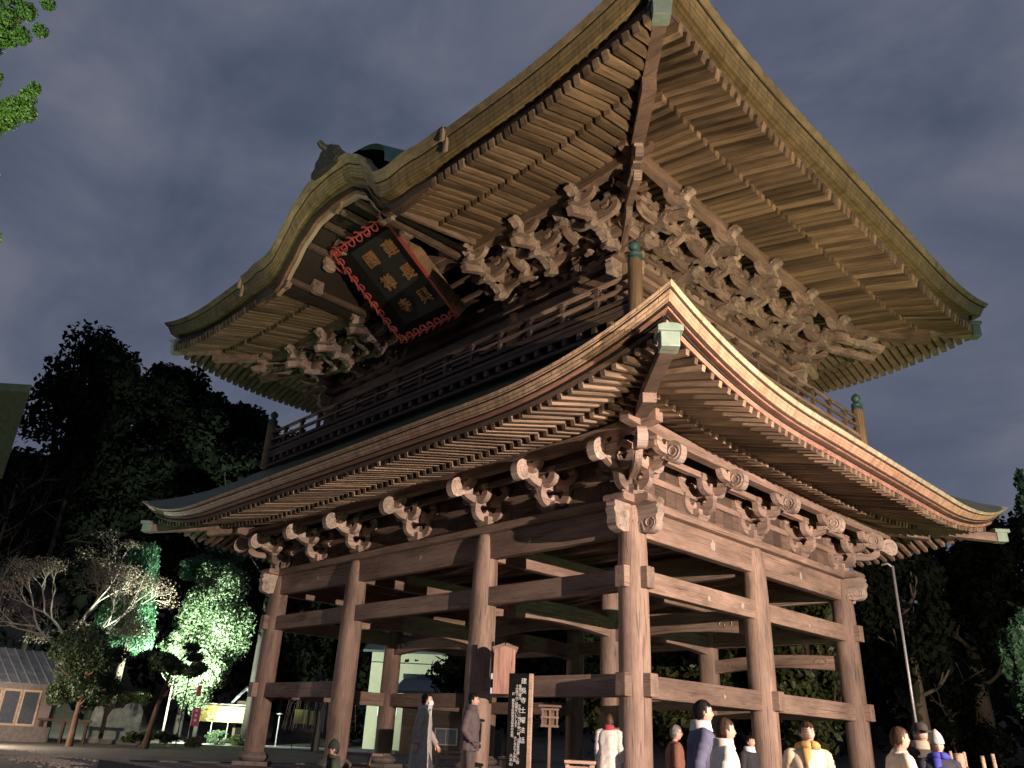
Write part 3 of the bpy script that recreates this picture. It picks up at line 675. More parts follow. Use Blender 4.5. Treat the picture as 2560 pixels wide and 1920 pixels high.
# balcony with rails and onion-capped corner posts
BE = .92
balc = part('balcony', MB().box((XC, D/2, 9.83), (L+2*BE, D+2*BE, .1)), M['planks'])
for s in (0, 1):
    y = -BE+.06 if s == 0 else D+BE-.06; x = BE-.06 if s == 0 else -L-BE+.06
    for nm, z0, z1, th in (('balcony_beam', 9.62, 9.76, .14), ('balcony_beam', 9.3, 9.40, .12), ('foot_rail', 9.95, 10.06, .12), ('middle_rail', 10.29, 10.36, .11)):
        o = beam(nm, (BE-.02, y), (-L-BE+.02, y), th, z0, z1, M['planks' if z0 < 10.2 else 'woodX'], .01); o.parent = balc; o.matrix_basis = Matrix()  # front beams, foot rail, posts and joists darkened to stand for shade
        o = beam(nm, (x, -BE+.02), (x, D+BE-.02), th-.004, z0+.004, z1-.004, M['woodY'], .01); o.parent = balc; o.matrix_basis = Matrix()
    for a, b in (((BE, y, 10.62), (-L-BE, y, 10.62)), ((x, -BE, 10.622), (x, D+BE, 10.622))):
        mb = MB(); a, b = Vector(a), Vector(b); e = (b-a).normalized()
        mb.tube([a-e*.0, a.lerp(b, .3), a.lerp(b, .7), b], .06, 10); obj('top_rail', mb.mesh('top_rail', M['woodX' if abs(e.x) > .5 else 'woodY'], True), balc)
pm = MB().box((0, 0, 10.25), (.10, .10, .64)).box((0, 0, 10.555), (.16, .16, .04)).mesh('rail_post', M['planks'])
for i in range(1, 15):
    x = BE-.06-(L+2*BE-.12)*i/15; obj('rail_post', pm, balc, loc=(x, -BE+.06, 0))
jm = MB().box((0, 0, 9.51), (.13, .7, .16)).mesh('balcony_joist', M['planks'])
for i in range(36): obj('balcony_joist', jm, balc, loc=(BE-.3-(L+2*BE-.6)*i/35, -BE+.33, 0))
for i in range(26): obj('balcony_joist', jm, balc, mtx=T(BE-.33, -BE+.3+(D+2*BE-.6)*i/25, 0) @ RZ90)
for a, b in (((BE-.62, -BE+.62), (-L-BE+.62, -BE+.62)), ((BE-.62, -BE+.62), (BE-.62, D+BE-.62))): plank_wall(a, b, 8.9, 9.6, 30)
for i in range(1, 11): obj('rail_post', pm, balc, loc=(BE-.06, -BE+.06+(D+2*BE-.12)*i/11, 0))
gp = MB(); gp.lathe([(.165, 9.3), (.165, 10.93), (.15, 10.96)], n=20); gpm = gp.mesh('finial_post', M['oldZ']); smooth_by_angle(gpm, 50)
gc = MB(); gc.lathe([(.168, 10.90), (.172, 10.93), (.172, 10.97), (.16, 10.98), (.16, 11.05), (.168, 11.06), (.168, 11.10), (.155, 11.12), (.10, 11.16), (.085, 11.19), (.10, 11.23), (.135, 11.28), (.14, 11.33), (.11, 11.40), (.05, 11.45), (.01, 11.49)], n=20)
gcm = gc.mesh('onion_cap', M['patina_dark']); smooth_by_angle(gcm, 50)
for x, y in ((BE-.06, -BE+.06), (-L-BE+.06, -BE+.06), (BE-.06, D+BE-.06), (-L-BE+.06, D+BE-.06)):
    p = obj('finial_post', gpm, balc, loc=(x, y, 0)); obj('onion_cap', gcm, p)
# ------------------------------------------------------------------ the undulating gable over the middle of the upper eave
UR = uproof
n = 64; rows = []; rows2 = []
xs_ = [XC+2.95-5.9*i/n for i in range(n+1)]
for y in (-4.0, -3.4, -2.6, -1.8, -1.0, -.2):
    rows.append([Vector((x, y-(hy(abs(x-XC)) if y < -3.5 else .12), 13.36+hz(abs(x-XC))+.05*(y+4))) for x in xs_])
mb = MB(); mb.grid(rows); mb.grid([[p+Vector((0, 0, .05)) for p in r] for r in rows]); me = mb.mesh('vault_boards', M['gap']); smooth_by_angle(me, 60); obj('vault_boards', me, UR)  # coloured near-black in place of the shade inside the vault
def arc_strip(name, y, zo, h, th, mat, half=2.95, inner=0, amp=1.0):
    rows = []
    for i in range(n+1):
        x = XC+half-2*half*i/n; d = abs(x-XC)*2.95/half; z = 14.25+hz(d)*amp+zo
        rows.append([Vector((x, y-hy(d), z)), Vector((x, y-hy(d), z-h)), Vector((x, y+th-hy(d), z-h)), Vector((x, y+th-hy(d), z))])
    mb = MB(); mb.grid(rows, closev=True); mb.f += [(3, 2, 1, 0), tuple(4*n+q for q in range(4))]; mb.m += [0, 0]
    me = mb.mesh(name, M[mat]); bm = bmesh.new(); bm.from_mesh(me); bmesh.ops.recalc_face_normals(bm, faces=bm.faces); bm.to_mesh(me); bm.free(); smooth_by_angle(me, 35)
    obj(name, me, UR)
arc_strip('bargeboard', -3.86, -.71, .24, .12, 'redboard'); arc_strip('bargeboard', -3.78, -.95, .10, .12, 'edge', 2.9)
for i in range(7):                                   # curved purlins under the vault
    d = -2.4+i*.8; z = 13.30+hz(abs(d))-.12
    obj('vault_purlin', MB().bar((XC+d, -3.9, z), (XC+d, -.2, z), .13, .16).mesh('vault_purlin', M['planks']), UR)
for sx in (1, -1):                                   # wide boards closing off the rafters on either side
    x = XC+sx*2.98
    mb = MB(); mb.prism([(-3.98, 13.12), (-3.98, 13.46), (-2.5, 13.7), (-.75, 14.0), (-.75, 13.56), (-2.5, 13.3)], (x, 0, 0), (0, 1, 0), (0, 0, 1), .09)
    obj('gable_side_board', mb.mesh('gable_side_board', M['woodY']), UR)
    mb = MB(); mb.prism([(0, 0), (.5, .0), (.62, .12), (.5, .22), (.55, .34), (.38, .44), (.2, .40), (.0, .46)], (XC+sx*2.9, -3.95, 13.05), (-sx, 0, 0), (0, 0, 1), .16)
    obj('gable_bracket', mb.mesh('gable_bracket', M['carve']), UR)
    for k, (dx, dz) in enumerate(((2.25, 13.35), (1.7, 13.95), (1.15, 14.3))):
        mb = MB(); scroll_end(mb, (XC+sx*dx, -2.9, dz), (0, -1, 0), .17, .7); obj('gable_beam_end', mb.mesh('gable_beam_end', M['carve']), UR)
mb = MB(); mb.prism([(-.7, .45), (-.45, .1), (-.5, -.05), (-.3, -.1), (-.22, -.3), (0, -.45), (.22, -.3), (.3, -.1), (.5, -.05), (.45, .1), (.7, .45)], (XC, -4.02, 14.95), (1, 0, 0), (0, 0, 1), .12)
obj('gable_pendant', mb.mesh('gable_pendant', M['old']), UR, bevel=.02)
obj('rainbow_beam', MB().prism([(-2.9, -.1), (-2, .05), (0, .15), (2, .05), (2.9, -.1), (2.9, .4), (0, .6), (-2.9, .4)], (XC, -1.15, 13.5), (1, 0, 0), (0, 0, 1), .3).mesh('rainbow_beam', M['woodX']), UR, bevel=.02)
# ridge ornament with horn on the little gable, copper ridge behind it
mb = MB(); mb.prism([(-.62, -.1), (-.66, .1), (-.5, .2), (-.52, .4), (-.36, .5), (-.3, .68), (-.12, .74), (0, .82), (.12, .74), (.3, .68), (.36, .5), (.52, .4), (.5, .2), (.66, .1), (.62, -.1)], (XC, -4.45, 15.78), (1, 0, 0), (0, 0, 1), .5)
mb.tube([(XC, -4.4, 16.42), (XC, -4.72, 16.44), (XC, -4.86, 16.48), (XC, -4.95, 16.55)], [.12, .11, .10, .085], 10); mb.ball((XC, -4.5, 16.25), .34, 7, 0, (1.5, .7, 1)); mb.ball((XC-.5, -4.45, 15.95), .25, 6, 0, (1, .8, 1)); mb.ball((XC+.5, -4.45, 15.95), .25, 6, 0, (1, .8, 1))
mb.ball((XC, -4.58, 16.05), .22, 6, 0, (1, .5, 1))
obj('ridge_end_ornament', mb.mesh('ridge_end_ornament', M['ornament']), UR, bevel=.02)
mb = MB(); mb.grid([[Vector((XC+2.3*math.sin(q*math.pi/24-math.pi/2), y, 15.05+.36*(y+4.2)+(1.28)*math.cos(q*math.pi/24-math.pi/2)**.8)) for q in range(25)] for y in (-4.1, -3.2, -2.2, -1.0, .4)]); me = mb.mesh('small_ridge', M['patina_dark'], True); obj('small_ridge', me, UR)
# main ridge with its end ornament
mb = MB(); mb.box((XC, BY, 22.9), (L-2.0, .7, .9)); mb.box((XC, BY, 23.4), (L-1.6, .95, .14)); obj('main_ridge', mb.mesh('main_ridge', M['copper_roof']), UR, bevel=.03)
for sx in (1, -1):
    x = XC+sx*(L/2-.6)
    mb = MB(); mb.prism([(-.8, -.5), (-.7, .3), (-.4, .8), (0, 1.0), (.4, .8), (.7, .3), (.8, -.5)], (x, BY, 22.9), (0, 1, 0), (0, 0, 1), .3)
    mb.tube([(x, BY, 23.7), (x+sx*.5, BY, 23.85), (x+sx*.8, BY, 24.2)], [.12, .11, .08], 8); obj('ridge_end_ornament', mb.mesh('ridge_end_ornament', M['copper_roof']), UR)
    mb = MB(); pts = [(-4.0, 17.6), (0, 22.6), (4.0, 17.6)]
    mb.prism(pts, (XC+sx*(L/2-1.2), BY, 0), (0, 1, 0), (0, 0, 1), .1); obj('gable_wall', mb.mesh('gable_wall', M['planks']), UR)
# seam bands where the heavier middle edge ends
for x in (XC+5.15, XC-5.15):
    o = obj('eave_band', MB().box((x, -UPR.E-.005, 14.11), (.09, .09, .34)).box((x, -UPR.E+.12, 13.9), (.085, .085, .42)).mesh('eave_band', M['edge']), UR)
layer_rows = []
for i in range(81):
    x = XC+5.15-10.3*i/80; d = abs(x-XC); z = 14.25+hz(d)+rise(min(UPR.E-x, x+L+UPR.E), .72, UPR.rg, UPR.ex); y = -UPR.E-hy(d)
    layer_rows.append([Vector((x, y-.03, z+.13)), Vector((x, y-.0, z+.012)), Vector((x, y+.4, z+.012)), Vector((x, y+.4, z+.2))])
mb = MB(); mb.grid(layer_rows, closev=True); mb.f += [(3, 2, 1, 0), tuple(320+q for q in range(4))]; mb.m += [0, 0]
me = mb.mesh('eave_edge', M['edgeold']); bm = bmesh.new(); bm.from_mesh(me); bmesh.ops.recalc_face_normals(bm, faces=bm.faces); bm.to_mesh(me); bm.free(); smooth_by_angle(me, 30); obj('eave_edge', me, UR)
# ------------------------------------------------------------------ name plaque hanging under the little gable
top, bot = Vector((XC, -3.36, 14.17)), Vector((XC, -.34, 12.175))
vd = (bot-top); PH = vd.length; vd.normalize(); ux = Vector((1, 0, 0)); nn = ux.cross(-vd).normalized()   # nn faces outward and down
if nn.y > 0: nn = -nn
pl = thing('name_plaque', 'black tilted plaque with gilt characters and red scroll border under the upper eave', 'plaque', (top+bot)/2)
PM = Matrix(((1, -vd.x, nn.x), (0, -vd.y, nn.y), (0, -vd.z, nn.z)))   # local x right, y up the board, z outward
pl.rotation_euler = PM.to_euler(); PW = 2.76
dp = .34
obj('panel', MB().box((0, 0, -dp), (PW-.75, PH-.8, .06)).mesh('panel', M['panel']), pl)
mb = MB()
o_, i_ = (PW/2, PH/2), (PW/2-.42, PH/2-.45)
ring = lambda a, z: [(-a[0], -a[1], z), (a[0], -a[1], z), (a[0], a[1], z), (-a[0], a[1], z)]
mb.grid([ring(i_, -dp+.02), ring((o_[0]-.05, o_[1]-.05), -.02), ring((o_[0]-.02, o_[1]-.02), -.02), ring((o_[0]-.02, o_[1]-.02), -.16), ring(i_, -dp-.03)], closev=True)
obj('frame', mb.mesh('frame', M['black']), pl)
def waves(a, b, nw, inward):
    "carved running-cloud border between two corners"
    a, b = Vector(a), Vector(b); d = (b-a)/nw; u = d.normalized(); inw = Vector(inward); mb = MB(); l = d.length
    base = []
    for i in range(nw*8+1):
        t = i/8; base.append(a+d*t+inw*(.035+.05*abs(math.sin(math.pi*t))))
    mb.tube(base, .036, 6)
    for i in range(nw):
        c = a+d*(i+.55)+inw*.13
        mb.tube([c+(u*math.cos(t)+inw*math.sin(t))*(.40*l*(1-t/8.5)) for t in [q*.5-1.7 for q in range(13)]], [.034-.001*q for q in range(13)], 6)
        if i % 3 == 1: mb.tube([c+inw*.06+u*q*.05 for q in range(-2, 3)], .03, 6)
    return mb
hw, hh = PW/2-.03, PH/2-.03
for a, b, k, w_ in (((-hw, hh, 0), (hw, hh, 0), 7, (0, -1, 0)), ((-hw, -hh, 0), (hw, -hh, 0), 8, (0, 1, 0)), ((-hw, -hh, 0), (-hw, hh, 0), 11, (1, 0, 0)), ((hw, -hh, 0), (hw, hh, 0), 11, (1, 0, 0))):
    if a[0] > 0 and b[0] > 0:
        obj('scroll_border', MB().box((PW/2-.03, 0, -.01), (.10, PH, .06)).mesh('scroll_border', M['red']), pl)
        obj('side_board', MB().box((PW/2+.0, 0, -.24), (.07, PH-.06, .40)).mesh('side_board', M['oldZ']), pl)
    else: waves(a, b, k, w_).build('scroll_border', M['red'], pl, True)
for sx in (-1, 1):
    mb = MB(); mb.tube([Vector((sx*(PW/2+.05), .9, -.1))+Vector((sx*math.sin(t)*.25, .35-.35*math.cos(t)*.9+.05*t, 0)) for t in [q*.35 for q in range(9)]], .04, 6); mb.build('side_scroll', M['red'], pl, True)
def text_mesh(s, size, depth, name='character', res=3, space=1.0, bev=0, off=.012):
    cu = bpy.data.curves.new(name, 'FONT'); cu.body = s; cu.size = size; cu.extrude = depth; cu.align_x = 'CENTER'; cu.align_y = 'CENTER'; cu.resolution_u = res; cu.space_line = space; cu.bevel_depth = bev; cu.offset = off*size
    t = bpy.data.objects.new('tmp', cu); col.objects.link(t)
    dg = bpy.context.evaluated_depsgraph_get(); me = bpy.data.meshes.new_from_object(t.evaluated_get(dg)); me.name = name
    bpy.data.objects.remove(t); bpy.data.curves.remove(cu); return me
for colx, chars in ((.54, '建長興'), (-.40, '國禅寺')):
    for i, ch in enumerate(chars):
        me = text_mesh(ch, .52, .035, res=4, bev=.008); me.materials.clear(); me.materials.append(M['gold'])
        obj('character', me, pl, loc=(colx, .86-i*.86, -dp+.06))
# ------------------------------------------------------------------ ground and podium
gm, t, b = newmat('trodden_ground')
v = vec(t, rnd=False); g1 = N(t, 'ShaderNodeTexNoise', i_Scale=.35, i_Detail=8.0, i_Roughness=.65); g2 = N(t, 'ShaderNodeTexNoise', i_Scale=22.0, i_Detail=4.0)
t.links.new(v, g1.inputs['Vector']); t.links.new(v, g2.inputs['Vector'])
r1 = ramp(t, [(.3, (.10, .085, .07)), (.7, (.17, .145, .12))]); r2 = ramp(t, [(.3, (.75,)*3), (.7, (1.15,)*3)])
t.links.new(g1.outputs[0], r1.inputs[0]); t.links.new(g2.outputs[0], r2.inputs[0])
mx = N(t, 'ShaderNodeMix', data_type='RGBA', blend_type='MULTIPLY'); mx.inputs[0].default_value = 1
t.links.new(r1.outputs[0], mx.inputs[6]); t.links.new(r2.outputs[0], mx.inputs[7]); t.links.new(mx.outputs[2], b.inputs['Base Color']); b.inputs['Roughness'].default_value = .9
bp = N(t, 'ShaderNodeBump', i_Strength=.5, i_Distance=.03); t.links.new(g2.outputs[0], bp.inputs['Height']); t.links.new(bp.outputs[0], b.inputs['Normal'])
def gz(x, y):
    "height of the ground: flat forecourt, wooded hill rising behind on the left and back"
    h = ZG
    u = max(0, -x-56); v_ = max(0, y-40)
    return h+34*(1-math.exp(-(u/55)**2))+22*(1-math.exp(-(v_/60)**2))+.25*mnoise.noise(Vector((x*.05, y*.05, 0)))*min(1, (u+v_)/20)
rows = []
for i in range(90):
    x = -320+i*8 if i < 20 else -160+(i-20)*5
    rows.append([Vector((x, y, gz(x, y))) for y in [-140+j*5 for j in range(62)]+[190, 230, 280, 340]])
mb = MB(); mb.grid(rows); mb.build('ground', gm, None, True, kind='structure')
mb = MB(); mb.grid([[(-1200, -1200, -2.5), (1200, -1200, -2.5)], [(-1200, 1200, -2.5), (1200, 1200, -2.5)]]); mb.build('far_ground', gm, None, kind='structure')
# stone podium: kerb stones round a paved top
PX0, PX1, PY0, PY1 = -L-2.0, 2.6, -3.8, D+3.8
pav = MB().box(((PX0+PX1)/2, (PY0+PY1)/2, (ZP+ZG-.4)/2-.05), (PX1-PX0-.5, PY1-PY0-.5, ZP-ZG+.3)).build('podium', M['stone'], None, kind='structure')
def kerb(a, b, n):
    a, b = Vector(a), Vector(b); d = (b-a)/n
    me = MB().box((0, 0, 0), (d.length-.012, .42, .46)).mesh('kerb_stone', M['stone'])
    for i in range(n):
        c = a+d*(i+.5); o = obj('kerb_stone', me, pav, bevel=.02); o.location = (c.x, c.y, ZP-.23+.012+rng.uniform(-.006, .006)); o.rotation_euler.z = math.atan2(d.y, d.x)
kerb((PX0, PY0+.2), (PX1, PY0+.2), 14); kerb((PX1-.21, PY0+.42), (PX1-.21, PY1-.42), 11); kerb((PX0+.21, PY0+.42), (PX0+.21, PY1-.42), 11)
sl = MB().box((0, 0, 0), (1.49, .98, .05)).mesh('paving_slab', M['stone'])
nx, ny = int((PX1-PX0-.9)/1.5), int((PY1-PY0-.9)/1.0)
for i in range(nx):
    for j in range(ny):
        x = PX0+.45+.75+i*1.5+(PX1-PX0-.9-nx*1.5)/2; y = PY0+.45+.5+j*1.0+(PY1-PY0-.9-ny)/2
        if j < 7 or i < 3: o = obj('paving_slab', sl, pav, loc=(x, y, ZP-.035+rng.uniform(-.004, .003)))
# strip of pale gravel along the drip line on the left
gv = MB()
for i in range(2600):
    x = rng.uniform(-31, PX0-.1); y = -3.1+rng.gauss(0, .55)+(x+17)*.02; r = rng.uniform(.03, .075)
    gv.ball((x, y, ZG+r*.3), r, 3, 0, (1, rng.uniform(.6, 1.1), .6))
gv.build('gravel', plain('pale_gravel', (.55, .47, .38), .85, var=.3, scale=3), None, kind='stuff')
# ------------------------------------------------------------------ people
def cloth(c, name='cloth', rough=.85): 
    k = 'cl%s' % (c,)
    if k not in M: M[k] = plain(name, c, rough, var=.22, scale=14, bump=.25)
    return M[k]
HAIR = {'black': plain('black_hair', (.018, .014, .012), .5, var=.4, scale=40), 'brown': plain('brown_hair', (.09, .045, .022), .5, var=.4, scale=40), 'grey': plain('grey_hair', (.28, .26, .24), .6, var=.3, scale=40)}
M['eye'] = plain('eye', (.02, .015, .012), .3, bump=0); M['lip'] = plain('lip', (.42, .18, .15), .5, bump=0)
def head_mesh(mb, c, s, mi):
    "head facing +Y: cranium, brow, nose, mouth, chin, ears"
    rows = []; nv, nu = 18, 24
    for i in range(nv+1):
        v = -math.pi/2+math.pi*i/nv; r = []
        for j in range(nu):
            u = 2*math.pi*j/nu; x, y, z = math.cos(v)*math.sin(u), math.cos(v)*math.cos(u), math.sin(v)
            w_ = .078*(1-.20*max(0, -z)**1.2); dpt = .098; hgt = .122
            X, Y, Z = x*w_, y*dpt, z*hgt
            f = max(0, y)
            if f > 0:
                Y -= .010*math.exp(-((z-.12)/.12)**2)*math.exp(-((abs(x)-.40)/.18)**2)*f        # sockets
                Y += .024*math.exp(-((z+.12)/.13)**2)*math.exp(-(x/.13)**2)*f                   # nose
                Y += .010*math.exp(-((z+.42)/.08)**2)*math.exp(-(x/.28)**2)*f                   # lips
                Y += .012*math.exp(-((z+.78)/.14)**2)*math.exp(-(x/.35)**2)*f                   # chin
            else: Y *= 1.04
            r.append((c[0]+X*s, c[1]+Y*s, c[2]+Z*s))
        rows.append(r)
    mb.grid(rows, closev=True, mi=mi)
    for sx in (-1, 1):
        mb.ball((c[0]+sx*.079*s, c[1]-.005*s, c[2]-.01*s), .026*s, 6, mi, (.4, .7, 1.15))
        mb.ball((c[0]+sx*.030*s, c[1]+.083*s, c[2]+.014*s), .009*s, 5, 4, (1.25, .7, .8))
        mb.box((c[0]+sx*.031*s, c[1]+.090*s, c[2]+.035*s), (.032*s, .008*s, .006*s), None, 4)
    mb.ball((c[0], c[1]+.094*s, c[2]-.052*s), .014*s, 5, 5, (1.5, .5, .45))
def person(label, pos, H, face, top, legs, hair='black', pose='stand', coat=None, hat=None, scarf=None, mask=False, hold=None, longhair=False, sleeve=None, collar=None, glasses=False, shoes=(.03, .03, .03), bun=False, belt=None):
    s = H/1.72
    root = thing('person', label, 'person', pos, math.atan2(-face[0], face[1]), 'visitors round the gate')
    V, E, Rr = [], [], []
    def v(p, r, par=None):
        V.append(tuple(q*s for q in p)); Rr.append(r*s if not isinstance(r, tuple) else (r[0]*s, r[1]*s))
        if par is not None: E.append((par, len(V)-1))
        return len(V)-1
    wk = .16 if pose == 'walk' else 0
    pel = v((0, 0, .95), (.135, .115)); sp = v((0, -.005, 1.10), (.13, .11), pel); ch = v((0, .0, 1.28), (.155, .115), sp); nb = v((0, -.01, 1.44), (.07, .07), ch); v((0, .005, 1.54), (.05, .055), nb)
    hands = []
    for sx in (-1, 1):
        hp = v((sx*.09, 0, .88), (.095, .10), pel)
        kn = v((sx*.10, .03+sx*wk, .50), .065, hp); an = v((sx*.10, -.02+sx*wk*1.6-.02, .09), .042, kn); v((sx*.115, .13+sx*wk*1.6, .035), .038, an)
        sh = v((sx*.165, -.01, 1.395), .068, ch)
        if hold == 'both' or (hold == 'right' and sx == 1): el = (sx*.21, .03, 1.13); wr = (sx*.10, .26, 1.14)
        elif pose == 'pocket': el = (sx*.25, -.06, 1.13); wr = (sx*.19, .08, .95)
        else: el = (sx*.215, -.02-sx*wk*.5, 1.12); wr = (sx*.225, .07-sx*wk, .88)
        e_ = v(el, .05, sh); w_ = v(wr, .034, e_); d = (Vector(wr)-Vector(el)).normalized(); hands.append((sx, Vector(wr), d, w_))
        pm_ = Vector(wr)+d*.055; q = v(pm_, (.036, .022), w_)
        side = Vector((0, 1, 0)).cross(d); side = side.normalized() if side.length > .1 else Vector((1, 0, 0))
        crl = Vector((-sx, 0, 0)) if abs(d.z) > .6 else Vector((0, 0, -1)); fw_ = d.cross(crl).normalized()
        for k, ln in enumerate((.060, .070, .066, .052)):
            o_ = pm_+fw_*(.024-.016*k)+d*.02
            a_ = v(o_, .010, q); b2 = v(o_+d*ln*.55+crl*.006, .0088, a_); v(o_+d*ln*.9+crl*.026, .007, b2)
        t0 = v(Vector(wr)+d*.025+fw_*.03, .012, w_); t1 = v(Vector(wr)+d*.055+fw_*.052+crl*.01, .010, t0); v(Vector(wr)+d*.08+fw_*.055+crl*.025, .008, t1)
    me = bpy.data.meshes.new('body'); me.from_pydata(V, E, []); to = bpy.data.objects.new('tmp', me); col.objects.link(to)
    to.modifiers.new('skin', 'SKIN'); sv = me.skin_vertices[0].data
    for i, r in enumerate(Rr): sv[i].radius = r if isinstance(r, tuple) else (r, r)
    sv[0].use_root = True
    ss = to.modifiers.new('sub', 'SUBSURF'); ss.levels = 1; ss.render_levels = 1
    dg = bpy.context.evaluated_depsgraph_get(); bm_ = bpy.data.meshes.new_from_object(to.evaluated_get(dg)); bpy.data.objects.remove(to)
    mb = MB(); mb.v = [tuple(q.co) for q in bm_.vertices]; mb.f = [tuple(p.vertices) for p in bm_.polygons]
    for p in bm_.polygons:
        c = p.center/s; mi = 1
        if c.z < .11: mi = 3
        elif c.z < .97 and abs(c.x) < .19 and not any((c-h[1]).length < .12 for h in hands): mi = 2
        elif c.z > 1.485: mi = 0
        for sx, wr, d, _ in hands:
            if (c-wr).dot(d) > .0 and (c-wr).length < .16 and abs(c.x-wr.x) < .12 and pose != 'pocket': mi = 0
        mb.m.append(mi)
    bpy.data.meshes.remove(bm_)
    hc = (0, .025*s, 1.612*s); head_mesh(mb, hc, s*.95, 0)
    body = mb.build('body', [M['skin'], cloth(top), cloth(legs), cloth(shoes), M['eye'], M['lip']], root, True)
    # hair: a cap that leaves the face free
    if hair and not (hat and hat[0] == 'hood'):
        rows = []
        for i in range(16):
            r = []
            for j in range(48):
                u = 2*math.pi*j/48; fr = math.cos(u); low = .48 if fr > .35 else (-.05 if fr > -.1 else (-1.15 if longhair else -.55))
                low += .10*math.sin(j*3.1)+.07*math.sin(j*1.3+2); vv = math.pi/2-(math.pi/2-low)*i/15; k = 1.08+.035*mnoise.noise(Vector((math.sin(u)*3.5, fr*3.5, i*.12+H*9)))+.012*math.sin(j*2.9)
                zz = math.sin(max(vv, -math.pi/2)) if vv > -.6 else -.56-(-.6-vv)*1.2
                cw = math.cos(vv) if vv > -.6 else .83
                r.append((hc[0]+cw*math.sin(u)*.078*k*s*.95, hc[1]+cw*fr*.100*k*s*.95-.004*s, hc[2]+zz*.122*k*s*.95))
            rows.append(r)
        hm = MB(); hm.grid(rows, closev=True)
        for _ in range(420):                               # loose strands over the cap
            j = rng.randrange(48); i = rng.randrange(2, 15); a = Vector(rows[i][j]); i2 = min(i+3, 15); b_ = Vector(rows[i2][(j+rng.choice((-1, 0, 0, 1))) % 48]); o_ = (a-Vector(hc)).normalized(); e = (b_-a); 
            if e.length < .001: continue
            wd_ = e.cross(o_).normalized()*.0035*s; lift = o_*rng.uniform(.002, .012)*s
            hm.add([a-wd_+o_*.001, a+wd_+o_*.001, b_+wd_*.3+lift+e*.25, b_-wd_*.3+lift+e*.25], [(0, 1, 2, 3)])
        if bun: hm.ball((0, hc[1]-.10*s, hc[2]+.06*s), .045*s, 7)
        hm.build('hair', HAIR[hair], root, True)
    rings = None
    if coat:
        cc, lg, fl = coat[:3]
        zs = [1.475, 1.455, 1.41, 1.34, 1.22, 1.10, .98, .98-(.98-lg)*.5, lg]; rx = [.075, .12, .195, .21, .198, .188, .195, .20+fl*.5, .20+fl]; ry = [.075, .10, .12, .14, .145, .145, .155, .16+fl*.5, .16+fl]
        cm = MB(); rows = []; nz = 34; sd0 = rng.random()*50
        for k in range(nz+1):
            z = 1.475-(1.475-lg)*(k/nz)**1.15; i = next((i for i in range(len(zs)-1) if zs[i+1] <= z+1e-6), len(zs)-2)
            tt = (zs[i]-z)/max(1e-6, zs[i]-zs[i+1]); ax_, ay_ = rx[i]+(rx[i+1]-rx[i])*tt, ry[i]+(ry[i+1]-ry[i])*tt; r = []
            for j in range(44):
                a = 2*math.pi*j/44; w1 = mnoise.noise(Vector((math.sin(a)*2.2+sd0, math.cos(a)*2.2, z*2.0))); w2 = mnoise.noise(Vector((math.sin(a)*4.5, math.cos(a)*4.5+sd0, z*9)))
                fo = (.030*w1+.014*w2)*min(1, max(0, (1.42-z)/.2)); r.append(((ax_+fo)*math.sin(a)*s, ((ay_+fo)*math.cos(a)-.005)*s, z*s))
            rows.append(r)
        cm.grid(rows, closev=True); cm.f.append(tuple(range(len(cm.v)-44, len(cm.v)))); cm.m.append(0)
        cm.build('coat', cloth(cc), root, True)
        for sx, wr, d, _ in hands:
            i_ = 0 if sx == -1 else 1
            if hold == 'both' or (hold == 'right' and sx == 1): el = (sx*.21, .03, 1.13)
            elif pose == 'pocket': el = (sx*.25, -.06, 1.13)
            else: el = (sx*.215, -.02-sx*wk*.5, 1.12)
            el = Vector(el); sh = Vector((sx*.165, -.01, 1.40))
            P = [sh+Vector((-sx*.06, 0, .02)), sh+Vector((sx*.03, 0, -.02)), sh.lerp(el, .5)+Vector((sx*.012, 0, 0)), el, el.lerp(wr, .5), wr-d*.01]
            PP = []; RR = []; R0 = [.060, .074, .069, .066, .060, .052]
            for i in range(26):
                u_ = i/25*5; j = min(int(u_), 4); f_ = u_-j; PP.append((P[j].lerp(P[j+1], f_))*s); RR.append((R0[j]*(1-f_)+R0[j+1]*f_)*s*(1+.07*math.sin(i*2.3+sd0)*(i > 4)+.04*math.sin(i*5.1)))
            sm = MB(); sm.tube(PP, RR, 14); sm.build('sleeve', cloth(sleeve or cc), root, True)
        if collar:
            k = MB(); k.grid([[(r_*math.sin(2*math.pi*j/20)*s, (r_*math.cos(2*math.pi*j/20)-.003)*s, z*s) for j in range(20)] for z, r_ in ((1.44, .12), (1.48, .105), (1.535, .10), (1.54, .082), (1.46, .07))], closev=True); k.build('collar', cloth(collar), root, True)
    if scarf:
        k = MB(); k.tube([(math.sin(a)*.095*s, (math.cos(a)*.09+.005)*s, (1.475+.02*math.cos(a))*s) for a in [i*.42 for i in range(16)]], .045*s, 8); k.box((.05*s, .115*s, 1.36*s), (.09*s, .03*s, .2*s)); k.build('scarf', cloth(scarf), root, True)
    if hat:
        kind, hcx = hat[0], hat[1]; k = MB(); rows = []
        for z, r_ in {'beanie': ((.02, 1.12), (.05, 1.14), (.055, 1.10), (.10, 1.0), (.145, .72), (.18, .35), (.20, .05)), 'cap': ((.035, 1.10), (.07, 1.09), (.11, .92), (.132, .6), (.14, .05)), 'hood': ((-.13, 1.0), (-.06, 1.22), (.03, 1.25), (.10, 1.08), (.145, .65), (.155, .05))}[kind]:
            rows.append([(hc[0]+r_*.080*math.sin(2*math.pi*j/24)*s, hc[1]+(r_*.102*math.cos(2*math.pi*j/24)-(.012 if kind == 'hood' else 0))*s*(.72 if kind == 'hood' and math.cos(2*math.pi*j/24) > .75 else 1), hc[2]+z*s) for j in range(24)])
        k.grid(rows, closev=True)
